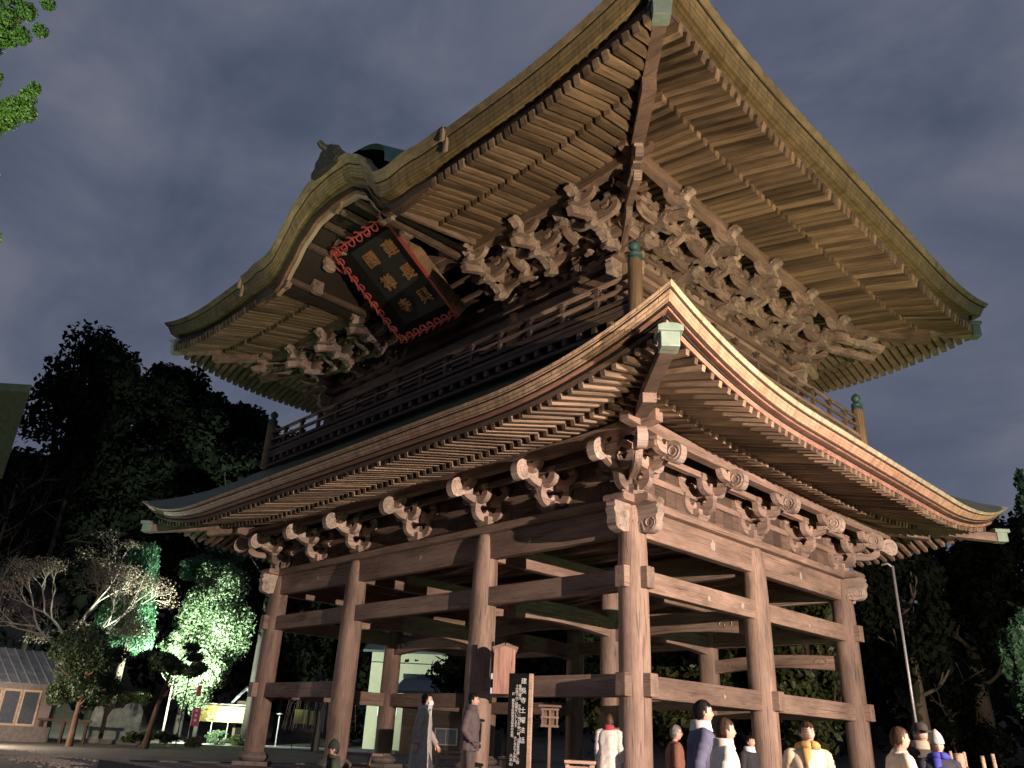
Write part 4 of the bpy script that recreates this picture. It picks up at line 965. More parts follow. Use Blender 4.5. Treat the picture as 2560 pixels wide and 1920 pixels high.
        if kind == 'cap': k.prism([(-.07, 0), (.07, 0), (.06, .06), (.03, .085), (-.03, .085), (-.06, .06)], (hc[0], hc[1]+.095*s, hc[2]+.042*s), (1, 0, 0), (0, 1, -.15), .012)
        k.build('hat', cloth(hcx), root, True)
    if mask:
        k = MB(); rows = []
        for z, f in ((-.015, .0), (-.03, .014), (-.055, .018), (-.085, .010), (-.10, -.004)):
            rows.append([(hc[0]+math.sin(a)*.075*s, hc[1]+(math.cos(a)*.098+f+.006)*s, hc[2]+z*s) for a in [-1.25+2.5*i/10 for i in range(11)]])
        k.grid(rows); k.grid([[Vector(p)-Vector((0, .004, 0)) for p in r] for r in rows]); k.build('face_mask', M['white'], root, True)
    if glasses:
        k = MB()
        for sx in (-1, 1): k.tube([(sx*.031*s+math.cos(a)*.022*s, hc[1]+.101*s, hc[2]+.012*s+math.sin(a)*.017*s) for a in [i*.6283 for i in range(11)]], .003*s, 5); k.tube([(sx*.053*s, hc[1]+.10*s, hc[2]+.014*s), (sx*.083*s, hc[1]-.01*s, hc[2]+.012*s)], .003*s, 5)
        k.build('glasses', M['dark'], root)
    if belt:
        k = MB(); k.grid([[(.19*math.sin(2*math.pi*j/24)*s, .15*math.cos(2*math.pi*j/24)*s, z*s) for j in range(24)] for z in (1.0, 1.05)], closev=True); k.build('belt', cloth(belt), root, True)
    return root
FR_ = (.70, .71)       # walking along the side of the gate
FL_ = (-.70, -.71)
def P3(px, py, d, zf): q = at(px, py, d); return (q.x, q.y, zf)
person('person in long grey coat and white face mask walking left of the third column', P3(1066, 1731, 15, ZP), 1.80, FR_, (.30, .28, .27), (.05, .05, .06), pose='walk', coat=((.36, .34, .32), .42, .06), mask=True, scarf=(.55, .52, .55))
person('person in dark purple padded jacket, hands in pockets, in front of the second column', P3(1182, 1734, 15, ZP), 1.83, (.82, .57), (.10, .075, .08), (.10, .08, .075), hair='black', pose='pocket', coat=((.125, .095, .10), .80, .0), collar=(.10, .08, .085))
person('child in dark knitted cap and dark green jacket low before the column near the bench', P3(838, 1868, 11, ZG), 1.22, (-.5, -.8), (.03, .035, .025), (.03, .03, .03), coat=((.035, .045, .028), .5, .06), hat=('beanie', (.016, .022, .014)), scarf=(.03, .035, .025), hold='right')
person('person in white jacket with red collar seen from behind inside the gate', P3(1522, 1785, 14, ZP), 1.55, (-.5, .85), (.8, .75, .68), (.06, .06, .07), hair='brown', coat=((.78, .73, .66), .75, .03), collar=(.45, .06, .08), longhair=True)
person('grey haired person in brown jacket and glasses right of the corner column', P3(1686, 1817, 13, ZG), 1.70, FR_, (.22, .10, .06), (.16, .10, .06), hair='grey', coat=((.24, .105, .065), .72, .0), glasses=True)
person('tall person in navy top with white belt behind the cream coat', P3(1750, 1747, 8.8, ZG), 1.86, FR_, (.10, .10, .22), (.06, .06, .10), hair='black', pose='walk', coat=((.12, .125, .20), .98, .0), collar=(.7, .68, .65), belt=(.8, .78, .74))
person('person in wide cream coat, nearest of the walkers by the corner column', P3(1806, 1800, 7.9, ZG), 1.66, FR_, (.8, .72, .6), (.3, .25, .2), hair='brown', longhair=True, pose='walk', coat=((.86, .80, .70), .35, .08), collar=(.78, .66, .60))
person('person in black jacket over white collar left of the middle side column', P3(1872, 1843, 14, ZG), 1.62, (.9, -.1), (.03, .03, .035), (.03, .03, .03), hair='black', coat=((.03, .03, .035), .7, .0), collar=(.8, .8, .8))
person('person in pale coat with mustard yellow scarf and sleeves', P3(2012, 1803, 8.6, ZG), 1.69, (.65, -.6), (.75, .62, .5), (.25, .2, .15), hair='brown', longhair=True, pose='walk', coat=((.74, .60, .46), .4, .05), sleeve=(.70, .56, .36), scarf=(.50, .31, .10))
person('brown haired person in cream jacket striding right of the far side column', P3(2240, 1814, 8.6, ZG), 1.68, FR_, (.8, .72, .58), (.55, .45, .35), hair='brown', pose='walk', coat=((.80, .70, .54), .62, .0), hold='right')
person('person in dark flat cap and black jacket at the right', P3(2294, 1810, 10.4, ZG), 1.79, (.75, -.5), (.04, .035, .03), (.10, .04, .03), hair='grey', coat=((.04, .036, .03), .72, .02), hat=('cap', (.05, .045, .035)), hold='right', collar=(.35, .3, .22))
person('person in light grey knitted cap and blue scarf looking at a phone', P3(2336, 1832, 10.0, ZG), 1.65, (.55, -.8), (.03, .03, .05), (.03, .03, .04), hair='black', coat=((.03, .03, .05), .7, .02), hat=('beanie', (.50, .49, .46)), scarf=(.05, .055, .36), hold='both')
# ------------------------------------------------------------------ props in and round the gate
WX, WY, WZ = M['woodX'], M['woodY'], M['woodZ']
sg = thing('signboard', 'tall black signboard with white vertical lettering standing before the gate', 'signboard', (at(1298, 1700, 13).x, at(1298, 1700, 13).y, ZG), 0)
sa = math.atan2(CAM.y-sg.location.y, CAM.x-sg.location.x)+math.pi/2-.25; sg.rotation_euler.z = sa
SH = at(1315, 1684, 13).z-ZG
obj('board', MB().box((0, 0, SH/2+.02), (.33, .05, SH-.04)).mesh('board', M['black']), sg, bevel=.004)
obj('post', MB().box((.20, .02, SH/2), (.055, .09, SH)).mesh('post', M['palewood']), sg)
for tx, x, z, size, ls in (('建長寺土曜法話', .088, .07, .098, 1.5), ('毎週土曜日', .030, .17, .050, .92), ('午前十一時と午後一時（法話後坐禅）三時', .030, .47, .050, .92), ('十分間でのご説明をいたします', -.022, .17, .050, .92), ('のどなたでも参加', -.022, .95, .050, .92), ('於', -.078, .29, .050, .95), ('建長寺応供堂法話会の会場', -.078, .39, .050, .95), ('大本山', -.078, 1.2, .060, .95)):
    me = text_mesh('\n'.join(tx), size, .002, 'lettering', 2, ls, 0, .0); me.materials.clear(); me.materials.append(M['white'])
    top_ = max(v_.co.y for v_ in me.vertices); o = obj('lettering', me, sg, mtx=T(x, -.0285, SH-z-top_) @ Matrix.Rotation(R(90), 4, 'X'))
pb = thing('notice_board', 'pinkish new wooden notice board with small roof hung beside the second column', 'notice board', at(1258, 1735, 17.4), sa+.05)
pbh = .93
obj('board', MB().prism([(-.235, 0), (.235, 0), (.235, pbh), (0, pbh+.07), (-.235, pbh)], (0, 0, 0), (1, 0, 0), (0, 0, 1), .04).mesh('board', M['pinkwood']), pb)
mb = MB(); mb.bar((-.28, 0, pbh-.01), (0, 0, pbh+.085), .13, .02, (0, 1, 0)); mb.bar((0, 0, pbh+.085), (.28, 0, pbh-.01), .13, .02, (0, 1, 0)); obj('roof', mb.mesh('roof', M['woodX']), pb)
for z in (.06, .36): obj('bracket', MB().box((-.26, .02, z), (.07, .05, .12)).mesh('bracket', M['white']), pb)
obj('batten', MB().box((-.3, .06, .45), (.05, .05, 1.3)).mesh('batten', M['dark']), pb)
tm = text_mesh('御\n案\n内', .035, .001, 'lettering', 2, 1.1); tm.materials.clear(); tm.materials.append(M['old']); obj('lettering', tm, pb, mtx=T(.17, -.0225, .62) @ Matrix.Rotation(R(90), 4, 'X'))
def table(label, pos, rz, wd, dp, h, top='palewood', lattice=False):
    t_ = thing('wooden_table', label, 'table', pos, rz, 'low wooden stands under the gate')
    obj('top', MB().box((0, 0, h), (wd, dp, .05)).mesh('top', M[top]), t_, bevel=.006)
    for sx in (-1, 1):
        for sy_ in (-1, 1): obj('leg', MB().box((sx*(wd/2-.05), sy_*(dp/2-.05), h/2-.02), (.06, .06, h-.04)).mesh('leg', M[top]), t_)
    obj('rail', MB().box((0, -dp/2+.05, h-.1), (wd-.12, .03, .08)).mesh('rail', M[top]), t_)
    if lattice:
        for i in range(5): obj('slat', MB().box((-(wd-.16)/2+(wd-.16)*i/4, -dp/2+.05, h/2-.08), (.03, .02, h-.2)).mesh('slat', M[top]), t_)
table('pale wooden table with lit front between the two men under the gate', (-5.9, .55, ZP), sa, .75, .5, .72, lattice=True)
table('pale wooden table left of the corner column with open slatted side', (.35, -2.0, ZP), sa+.1, .5, .45, .78, lattice=True)
table('small wooden table right of the man in the purple jacket', (-2.9, -.5, ZP), sa, .35, .4, .72)
bn = thing('bench', 'low wooden bench with two pale trestle legs between the left columns', 'bench', (-10.9, 1.0, ZP), sa+.35)
obj('plank', MB().box((0, 0, .50), (1.9, .34, .07)).mesh('plank', WX), bn, bevel=.01)
for x in (-.55, .55):
    mb = MB(); mb.prism([(-.16, 0), (-.05, .22), (-.10, .46), (.10, .46), (.05, .22), (.16, 0)], (x, 0, 0), (0, 1, 0), (0, 0, 1), .09); obj('leg', mb.mesh('leg', M['palewood']), bn)
obj('stretcher', MB().box((0, 0, .2), (1.02, .05, .07)).mesh('stretcher', WX), bn)
ls = thing('notice_stand', 'wooden lattice notice stand on a post right of the black signboard', 'notice stand', (at(1373, 1860, 15.6).x, at(1373, 1860, 15.6).y, ZP), sa)
z0 = at(1373, 1815, 15.6).z-ZP; mb = MB()
for x in (-.15, .0, .15): mb.box((x, 0, z0+.15), (.03, .03, .34))
for z in (0, .16, .31): mb.box((0, -.003, z0+z), (.36, .032, .04))
obj('frame', mb.mesh('frame', WX), ls); obj('backing', MB().box((0, .03, z0+.15), (.30, .012, .3)).mesh('backing', M['planks']), ls)
obj('post', MB().box((0, .01, z0/2), (.045, .045, z0)).mesh('post', WZ), ls); obj('foot', MB().box((0, .01, .02), (.3, .3, .04)).mesh('foot', M['dark']), ls)
obj('cap', MB().box((0, 0, z0+.37), (.44, .12, .04)).mesh('cap', WX), ls)
pole = thing('steel_pole', 'thin pale steel pole rising to the rear eaves at the far side', 'pole', (.35, 12.9, ZG))
obj('shaft', MB().tube([(0, 0, 0), (0, 0, 6.9)], .04, 10).mesh('shaft', M['galv'], True), pole); obj('hook', MB().tube([(0, 0, 6.85), (-.12, -.05, 6.98), (-.3, -.12, 6.93)], .03, 8).mesh('hook', M['galv'], True), pole)
for px, py, d, rr_, hh_, lab in ((2403, 1884, 15, .085, 1.55, 'thick pale bamboo post standing right of the people with caps'), (2382, 1878, 15.5, .03, 1.6, 'thin pale post just left of the thick bamboo post'), (2416, 1880, 15.6, .03, 1.6, 'thin pale post just right of the thick bamboo post'), (2462, 1890, 15, .035, 1.5, 'thin post leaning left at the lower right'), (2488, 1885, 15, .035, 1.55, 'thin yellowish post at the far lower right')):
    q = at(px, py, d); p_ = thing('fence_post', lab, 'post', (q.x, q.y, ZG), 0, 'pale posts at the lower right')
    hgt = q.z-ZG; mb = MB(); mb.tube([(0, 0, 0), (0, 0, hgt*.3), (-.02, 0, hgt*.6), (-.05, 0, hgt)], rr_, 10); obj('shaft', mb.mesh('shaft', M['palewood'], True), p_)
    obj('tie_ring', MB().tube([(-.03, 0, hgt*.8), (-.035, 0, hgt*.83)], rr_*1.15, 10).mesh('tie_ring', M['planks']), p_)
# ------------------------------------------------------------------ trees
import numpy as np
nrg = np.random.default_rng(5)
def leaves(name, clumps, n, size, mat, parent, flat=.6, droop=0.0, asp=.55, shell=.45):
    "leaf-sized faces scattered through ellipsoid clumps ((centre), (radii))"
    cs = np.array([c for c, r in clumps], float); rs = np.array([r for c, r in clumps], float)
    wts = (rs.prod(axis=1))**(2/3); k = nrg.choice(len(cs), n, p=wts/wts.sum())
    d = nrg.normal(size=(n, 3)); d /= np.linalg.norm(d, axis=1)[:, None]
    rad = (shell+(1-shell)*nrg.random(n))**1.0
    P = cs[k]+d*rs[k]*rad[:, None]
    nor = d*.8+nrg.normal(size=(n, 3))*flat; nor /= np.linalg.norm(nor, axis=1)[:, None]
    t_ = np.cross(nor, nrg.normal(size=(n, 3))); t_ /= np.linalg.norm(t_, axis=1)[:, None]
    if droop: t_[:, 2] -= droop; t_ /= np.linalg.norm(t_, axis=1)[:, None]
    b_ = np.cross(nor, t_); sz = size*(.6+.8*nrg.random(n))[:, None]
    V = np.stack([P-t_*sz, P-b_*sz*asp, P+t_*sz, P+b_*sz*asp], 1).reshape(-1, 3)
    me = bpy.data.meshes.new(name); me.vertices.add(4*n); me.vertices.foreach_set('co', V.ravel())
    me.loops.add(4*n); me.loops.foreach_set('vertex_index', np.arange(4*n)); me.polygons.add(n); me.polygons.foreach_set('loop_start', np.arange(n)*4)
    me.materials.append(mat); me.update(); me.validate(); return obj(name, me, parent)
def branches(mb, p, d, l, r, depth, spread=.7, up=.25, n=3, mi=0, tips=None, rg=rng):
    p, d = Vector(p), Vector(d).normalized(); pts = [p]; q = p.copy(); dd = d.copy()
    for i in range(4):
        dd = (dd+Vector((rg.uniform(-1, 1), rg.uniform(-1, 1), rg.uniform(-.6, .8)))*.18+Vector((0, 0, up*.12))).normalized(); q = q+dd*l/4; pts.append(q.copy())
    mb.tube(pts, [r*(1-.12*i) for i in range(5)], 6 if depth > 1 else 4, mi, False)
    if depth == 0:
        if tips is not None: tips.append(q.copy())
        return
    for i in range(n):
        a = dd.orthogonal().normalized(); a = Matrix.Rotation(rg.uniform(0, 6.28), 3, dd) @ a
        nd = (dd+a*rg.uniform(.5, 1.1)*spread+Vector((0, 0, up*.3))).normalized()
        branches(mb, pts[-1] if i else pts[3], nd, l*rg.uniform(.6, .82), r*.58, depth-1, spread, up, n, mi, tips, rg)
BK = wood('bark', (.10, .075, .055), 'Z', rough=.9, bump=.8, fine=20); BKD = wood('dark_bark', (.03, .025, .02), 'Z', rough=.95, bump=.8, fine=20); BKP = wood('pale_bark', (.36, .31, .265), 'Z', rough=.85, fine=20); BKR = wood('reddish_bark', (.16, .095, .06), 'Z', rough=.9, bump=.8, fine=20)
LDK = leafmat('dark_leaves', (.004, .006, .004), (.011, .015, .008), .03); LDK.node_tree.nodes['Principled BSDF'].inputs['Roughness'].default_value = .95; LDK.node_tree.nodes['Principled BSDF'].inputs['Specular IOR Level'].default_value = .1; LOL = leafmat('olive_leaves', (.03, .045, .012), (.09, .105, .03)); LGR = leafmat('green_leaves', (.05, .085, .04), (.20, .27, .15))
LJU = leafmat('juniper_leaves', (.06, .16, .025), (.20, .38, .07), .2); LPI = leafmat('pine_needles', (.025, .05, .02), (.07, .10, .04)); LBR = leafmat('dry_leaves', (.16, .11, .08), (.29, .22, .165)); LCE = leafmat('cedar_leaves', (.025, .08, .04), (.09, .20, .10))
def blob_clumps(c, r, n, k=.42):
    out_ = []
    for i in range(n):
        d = Vector((rng.gauss(0, 1), rng.gauss(0, 1), rng.gauss(0, 1))).normalized()*rng.uniform(.35, .85)
        q = rng.uniform(.75, 1.25)*k; out_.append(((c[0]+d.x*r[0], c[1]+d.y*r[1], c[2]+d.z*r[2]), (r[0]*q, r[1]*q, r[2]*q*.8)))
    return out_
def tree(name, label, base, h, crown, trunk_r, n, size, leaf, bark=BK, group=None, nclump=14, lean=(0, 0), cb=.35, k=.42, flat=.6, depth=2):
    "crown: radii; base point on the ground; limbs reach into the crown"
    t_ = thing(name, label, 'tree', base, 0, group); mb = MB()
    top_ = Vector((lean[0], lean[1], h)); hc = h*cb
    mb.tube([(0, 0, -.4), (lean[0]*.1, lean[1]*.1, hc*.4), (lean[0]*.3, lean[1]*.3, hc), (lean[0]*.7, lean[1]*.7, h*.72)], [trunk_r*1.35, trunk_r, trunk_r*.8, trunk_r*.35], 9)
    for i in range(7):
        a = i*2.4; z = hc+(h*.8-hc)*i/7; branches(mb, (lean[0]*z/h, lean[1]*z/h, z), (math.cos(a), math.sin(a), .5), crown[0]*.55, trunk_r*.32, depth-1)
    obj('trunk', mb.mesh('trunk', bark, True), t_)
    c = (lean[0]*.8, lean[1]*.8, h-crown[2])
    if leaf: leaves('crown', blob_clumps(c, crown, nclump, k), n, size, leaf, t_, flat)
    return t_
def tree_px(name, label, px, pytop, hw, d, leaf, n, size, group=None, zb=None, zr=.5, **kw):
    q = at(px, pytop, d); r = hw/FOC*d; zb = gz(q.x, q.y)-.1 if zb is None else zb; h = q.z-zb
    return tree(name, label, (q.x, q.y, zb), h, (r, r, min(h*zr, r*kw.pop('tall', 1.0))), kw.pop('tr', .03*h+.05), n, size, leaf, group=group, **kw)
GW = 'dark trees on the wooded hill behind'
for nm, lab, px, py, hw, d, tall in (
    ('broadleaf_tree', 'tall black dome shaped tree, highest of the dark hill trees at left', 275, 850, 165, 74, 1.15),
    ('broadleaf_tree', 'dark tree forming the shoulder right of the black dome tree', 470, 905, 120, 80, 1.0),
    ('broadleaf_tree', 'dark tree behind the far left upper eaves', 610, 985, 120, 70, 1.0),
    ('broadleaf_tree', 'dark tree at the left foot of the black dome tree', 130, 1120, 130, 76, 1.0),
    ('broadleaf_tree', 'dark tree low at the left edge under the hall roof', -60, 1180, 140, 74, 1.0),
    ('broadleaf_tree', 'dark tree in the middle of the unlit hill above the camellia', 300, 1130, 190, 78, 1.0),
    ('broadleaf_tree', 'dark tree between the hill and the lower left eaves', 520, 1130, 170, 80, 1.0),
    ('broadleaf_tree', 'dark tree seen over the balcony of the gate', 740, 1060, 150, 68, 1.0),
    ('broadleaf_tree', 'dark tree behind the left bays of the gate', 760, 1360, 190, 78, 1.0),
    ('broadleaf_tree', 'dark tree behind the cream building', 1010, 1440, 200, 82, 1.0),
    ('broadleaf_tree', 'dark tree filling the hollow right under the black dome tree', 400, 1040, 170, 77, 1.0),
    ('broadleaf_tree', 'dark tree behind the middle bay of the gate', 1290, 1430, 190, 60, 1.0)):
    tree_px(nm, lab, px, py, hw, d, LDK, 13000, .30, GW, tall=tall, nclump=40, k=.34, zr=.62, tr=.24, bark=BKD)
t_ = tree_px('bare_tree', 'leafless lacy tree between the dark hill and the hall roof', 105, 1010, 60, 66, None, 0, 0, None, depth=1, tr=.2)
mb = MB(); tp = []
for i in range(9): branches(mb, (0, 0, 8+i*1.0), (math.cos(i*2.4), math.sin(i*2.4), .7), 2.0, .07, 3, tips=tp)
o = obj('twigs', mb.mesh('twigs', BK), t_); leaves('sparse_leaves', [((p.x, p.y, p.z), (.5, .5, .4)) for p in tp[::2]], 2200, .16, LDK, t_)
# the lit garden at the left
GD = 57
q = at(160, 1640, 52); bt = thing('bare_tree', 'spreading bare cherry tree with pale trunk and brownish twigs at left', 'tree', (q.x, q.y, gz(q.x, q.y))); mb = MB(); tp = []
hq = q.z-gz(q.x, q.y)
mb.tube([(0, 0, -.5), (.1, 0, hq*.5), (0, .1, hq), (-.15, .2, hq+1.2)], [.34, .28, .22, .18], 9)
for k_, (dx, dy, dz) in enumerate(((-.6, -.8, .55), (-.9, -.3, .35), (.5, .7, .6), (.9, .6, .35), (-.2, -.6, 1), (.3, .2, 1), (-.5, .4, .8))): branches(mb, (-.1, .1, hq+.2+.15*k_), (dx, dy, dz), 2.7, .13, 3, .8, .02, 3, tips=tp)
obj('trunk', mb.mesh('trunk', BKP, True), bt); leaves('dry_twigs', [((p.x, p.y, p.z), (.9, .9, .4)) for p in tp], 13000, .065, LBR, bt, 1.0)
tree_px('pine_tree', 'dark clipped pine with tiered crown in front of the stone slabs', 255, 1530, 100, 44, LPI, 15000, .085, None, tall=1.35, nclump=34, k=.28, bark=BKR, tr=.16, cb=.3, zr=.45)
tree_px('pine_tree', 'small leaning pine with reddish trunk left of the pink banner', 420, 1590, 80, 46, LPI, 8000, .085, None, tall=.7, nclump=12, k=.32, bark=BKR, tr=.17, lean=(.5, .7), cb=.4)
tree_px('camellia_tree', 'round glossy green tree brightly lit from below beside the left column', 572, 1385, 102, 62, LGR, 34000, .105, None, tall=1.95, nclump=60, k=.30, zr=.52, tr=.14, bark=BKD)
tree_px('camellia_tree', 'darker green leafy tree just under the far left lower eave', 535, 1352, 95, 66, LCE, 12000, .13, None, tall=.6, nclump=16, k=.34, tr=.12, bark=BKD)
q = at(372, 1345, 58); ct = thing('cedar_tree', 'ivy hung cedar with drooping green sprays below the eave tip', 'tree', (q.x, q.y, gz(q.x, q.y))); hq = q.z-gz(q.x, q.y)
obj('trunk', MB().tube([(0, 0, -.4), (.1, .1, hq*.5), (.2, .2, hq-.3)], [.3, .22, .05], 9).mesh('trunk', BK, True), ct)
cl = [((dx*(.3+.20*(hq-z)), dy*(.3+.20*(hq-z)), z), (.75+.05*(hq-z), .75+.05*(hq-z), .55)) for z in [hq*.45+i*.55 for i in range(int(hq*.55/.55))] for dx, dy in ((1, .2), (-.8, .6), (.1, -1), (-.3, -.7))]
leaves('sprays', cl, 17000, .13, LCE, ct, .5, 1.2, .35)
tree_px('small_tree', 'small pale leaved tree whitened by the garden lamp', 462, 1560, 60, 58, LGR, 7000, .09, None, tall=1.1, nclump=12, k=.35, bark=BKP, tr=.08)
lamp = thing('garden_lamp', 'hidden white garden floodlight shining into the trees at left', 'floodlight', (at(462, 1745, 52).x, at(462, 1745, 52).y, gz(*at(462, 1745, 52)[:2]))); lz = at(462, 1690, 52).z-lamp.location.z
obj('stake', MB().tube([(0, 0, 0), (0, 0, lz-.1)], .04, 8).mesh('stake', M['dark']), lamp); obj('housing', MB().box((0, 0, lz-.05), (.3, .3, .1)).mesh('housing', M['dark']), lamp)
ld = bpy.data.lights.new('garden_lamp_light', 'SPOT'); ld.energy = 23000; ld.color = (.84, 1, .80); ld.shadow_soft_size = .15; ld.spot_size = R(150); ld.spot_blend = .4
lo = bpy.data.objects.new('garden_lamp_light', ld); col.objects.link(lo); lo.parent = lamp; lo.location = (0, 0, lz+.25); lo.rotation_euler = (at(490, 1560, 62)-at(462, 1745, 52)).to_track_quat('-Z', 'Y').to_euler()
for px, py, d, r_, lab, lf in ((485, 1860, 50, .5, 'low shrub at the foot of the pink banner', LOL), (545, 1856, 58, .8, 'low lit shrub under the yellow notice panels', LGR), (600, 1862, 58, .8, 'low shrub at the right end of the yellow notice panels', LOL), (415, 1850, 47, .6, 'dark low shrub beside the leaning pine', LPI), (345, 1850, 46, .7, 'mossy low shrub right of the stone slabs', LOL), (330, 1760, 52, .9, 'leafy yellow green shrub over the stone slabs', LOL)):
    q = at(px, py, d); s_ = thing('shrub', lab, 'shrub', (q.x, q.y, max(q.z-r_*.3, gz(q.x, q.y))), 0, 'low shrubs in the lit garden')
    leaves('foliage', blob_clumps((0, 0, r_*.6), (r_*1.4, r_*1.4, r_*.6), 8, .5), 900, .09, lf, s_); mb = MB()
    for i in range(4): branches(mb, (0, 0, -.2), (rng.uniform(-.5, .5), rng.uniform(-.5, .5), 1), r_*.8, .03, 1)
    obj('stems', mb.mesh('stems', BK), s_)
q = at(-150, 1880, 36); l2 = thing('garden_lamp', 'added unseen warm lamp on a post brightening the hut and cherry tree', 'floodlight', (q.x, q.y, gz(q.x, q.y)))  # out of view, added to brighten the hut, ground and cherry
obj('housing', MB().lathe([(.05, 2.6), (.28, 2.5), (.28, 2.46)]).mesh('housing', M['dark']), l2); obj('post', MB().tube([(0, 0, 0), (0, 0, 2.55)], .05, 8).mesh('post', M['dark']), l2)
ld = bpy.data.lights.new('garden_lamp_light', 'POINT'); ld.energy = 7000; ld.color = (1, .84, .68); ld.shadow_soft_size = .1
lo = bpy.data.objects.new('garden_lamp_light', ld); col.objects.link(lo); lo.location = (q.x, q.y, gz(q.x, q.y)+2.35)
# notice panels, banner, fence, stones, hut at the left
def face_cam(q): return math.atan2(CAM.y-q.y, CAM.x-q.x)+math.pi/2
q = at(553, 1790, 60); q.z = at(553, 1850, 60).z; nb = thing('sheet_stand', 'long roofed notice panel with three yellow sheets on thin legs', 'notice panel', q, face_cam(q)+.1)
PT, PB = at(553, 1764, 60).z-q.z, at(553, 1805, 60).z-q.z; wq = 3.5
yel = plain('yellow_sheet', (.72, .66, .20), .6, var=.08)
for i in range(3): obj('sheet', MB().box(((i-1)*wq/3, -.02, (PT+PB)/2), (wq/3-.07, .03, PT-PB)).mesh('sheet', yel), nb)
for i in range(4): obj('leg', MB().box(((i-1.5)*wq/3, .02, PT/2), (.06, .06, PT+.1)).mesh('leg', M['galv']), nb)
obj('roof', MB().box((0, -.02, PT+.10), (wq+.4, 1.0, .07)).mesh('roof', M['galv']), nb)
al = bpy.data.lights.new('panel_light', 'AREA'); al.shape = 'RECTANGLE'; al.size = wq; al.size_y = .1; al.energy = 20; al.color = (1, 1, .85)
ao = bpy.data.objects.new('panel_light', al); col.objects.link(ao); ao.parent = nb; ao.location = (0, -.6, PT+.02); ao.rotation_euler = (R(35), 0, 0)
q = at(766, 1830, 58); n2 = thing('sheet_stand', 'small stand with two dull yellow sheets seen between the left columns', 'notice panel', (q.x, q.y, gz(q.x, q.y)), face_cam(q))
for i in (-1, 1): obj('sheet', MB().box((i*.55, -.03, at(766, 1793, 58).z-n2.location.z-.03*i), (.95, .03, .95)).mesh('sheet', yel), n2); obj('leg', MB().box((i*.9, 0, .9), (.06, .06, 1.8)).mesh('leg', M['dark']), n2)
q = at(480, 1840, 52); nbq = thing('banner', 'narrow pink banner with white marks hanging on a pole in the garden', 'banner', (q.x, q.y, gz(q.x, q.y)), face_cam(q))
pk = plain('pink_cloth', (.62, .10, .17), .8, var=.1); zb_, zt_ = at(480, 1815, 52).z-nbq.location.z, at(484, 1768, 52).z-nbq.location.z
obj('pole', MB().tube([(-.24, 0, 0), (-.24, 0, at(488, 1722, 52).z-nbq.location.z)], .025, 8).mesh('pole', M['white']), nbq); obj('cloth', MB().grid([[(x, .05*math.sin(x*9+z*3), z) for x in (-.22, -.1, .02, .14, .24)] for z in [zb_+(zt_-zb_)*i/6 for i in range(7)]]).mesh('cloth', pk, True), nbq)
obj('upper_cloth', MB().grid([[(x, .05*math.sin(x*9+z*3), z) for x in (-.22, -.1, .05)] for z in [zt_+.7+.7*i/4 for i in range(5)]]).mesh('upper_cloth', pk, True), nbq)
for i in range(3): obj('mark', MB().box((0, -.07, zb_+.35+i*.3), (.16, .006, .14)).mesh('mark', M['white']), nbq)
def rail_fence(label, px0, px1, py, d, n):
    a, b = at(px0, py, d), at(px1, py+3, d); f = thing('rail_fence', label, 'fence', ((a.x+b.x)/2, (a.y+b.y)/2, gz(a.x, a.y)), math.atan2(b.y-a.y, b.x-a.x), 'low rail fences at the left'); l = (b-a).length; h = a.z-gz(a.x, a.y)
    obj('rail', MB().box((0, 0, h), (l+.4, .14, .13)).mesh('rail', BKR), f)
    for i in range(n): obj('post', MB().box((-l/2+l*i/(n-1), 0, h/2-.05), (.14, .14, h)).mesh('post', BKR), f)
rail_fence('low dark wooden rail fence with three posts before the stone slabs', 105, 220, 1798, 46, 3); rail_fence('end of a low rail fence at the left picture edge', -60, 20, 1790, 46, 3)
for px, pt, pb, wd, lab in ((285, 1768, 1838, 24, 'grey green standing stone slab behind the fence, left of two'), (318, 1755, 1838, 26, 'rounded grey standing stone with pale edge, right of two'), (232, 1762, 1838, 14, 'narrow mossy standing stone by the pine trunk')):
    q = at(px, pb, 49); h = at(px, pt, 49).z-gz(q.x, q.y); w2 = wd/FOC*49; s_ = thing('standing_stone', lab, 'stone', (q.x, q.y, gz(q.x, q.y)), face_cam(q), 'standing stones in the garden')
    obj('slab', MB().prism([(-w2, -.2), (w2, -.2), (w2*.97, h*.8), (w2*.6, h*.97), (0, h), (-w2*.7, h*.95), (-w2, h*.75)], (0, 0, 0), (1, 0, 0), (0, 0, 1), .35).mesh('slab', plain('mossy_stone', (.30, .33, .28), .9, var=.4, scale=3)), s_, bevel=.05); obj('plinth', MB().box((0, 0, .1), (w2*2.4, .7, .3)).mesh('plinth', M['stone']), s_)
q = at(45, 1815, 45); hz_ = gz(q.x, q.y); hut = thing('garden_hut', 'small hut with pale framed sliding doors and grey sloping roof at the left edge', 'hut', (q.x, q.y, hz_), face_cam(q)+.35)
dh = at(45, 1722, 45).z-hz_; db = max(at(45, 1815, 45).z-hz_, .3)
obj('wall', MB().box((-1.2, 1.6, dh/2+.15), (5.6, 2.8, dh+.3)).mesh('wall', plain('grey_boards', (.26, .21, .18), .85)), hut); obj('sill', MB().box((-1.2, .1, db/2), (5.8, .5, db)).mesh('sill', M['stone']), hut)
for i in range(3):
    cx = .35-1.05*i; fr = MB()
    for sx in (-1, 1): fr.box((cx+sx*.46, .14, (dh+db)/2), (.1, .07, dh-db))
    for z in (db+.06, dh-.05): fr.box((cx, .136, z), (.84, .066, .12))
    d_ = obj('sliding_door', fr.mesh('sliding_door', M['palewood']), hut); obj('pane', MB().box((cx, .16, (dh+db)/2), (.84, .02, dh-db-.2)).mesh('pane', plain('dim_glass', (.10, .11, .13), .15, var=.2)), d_)
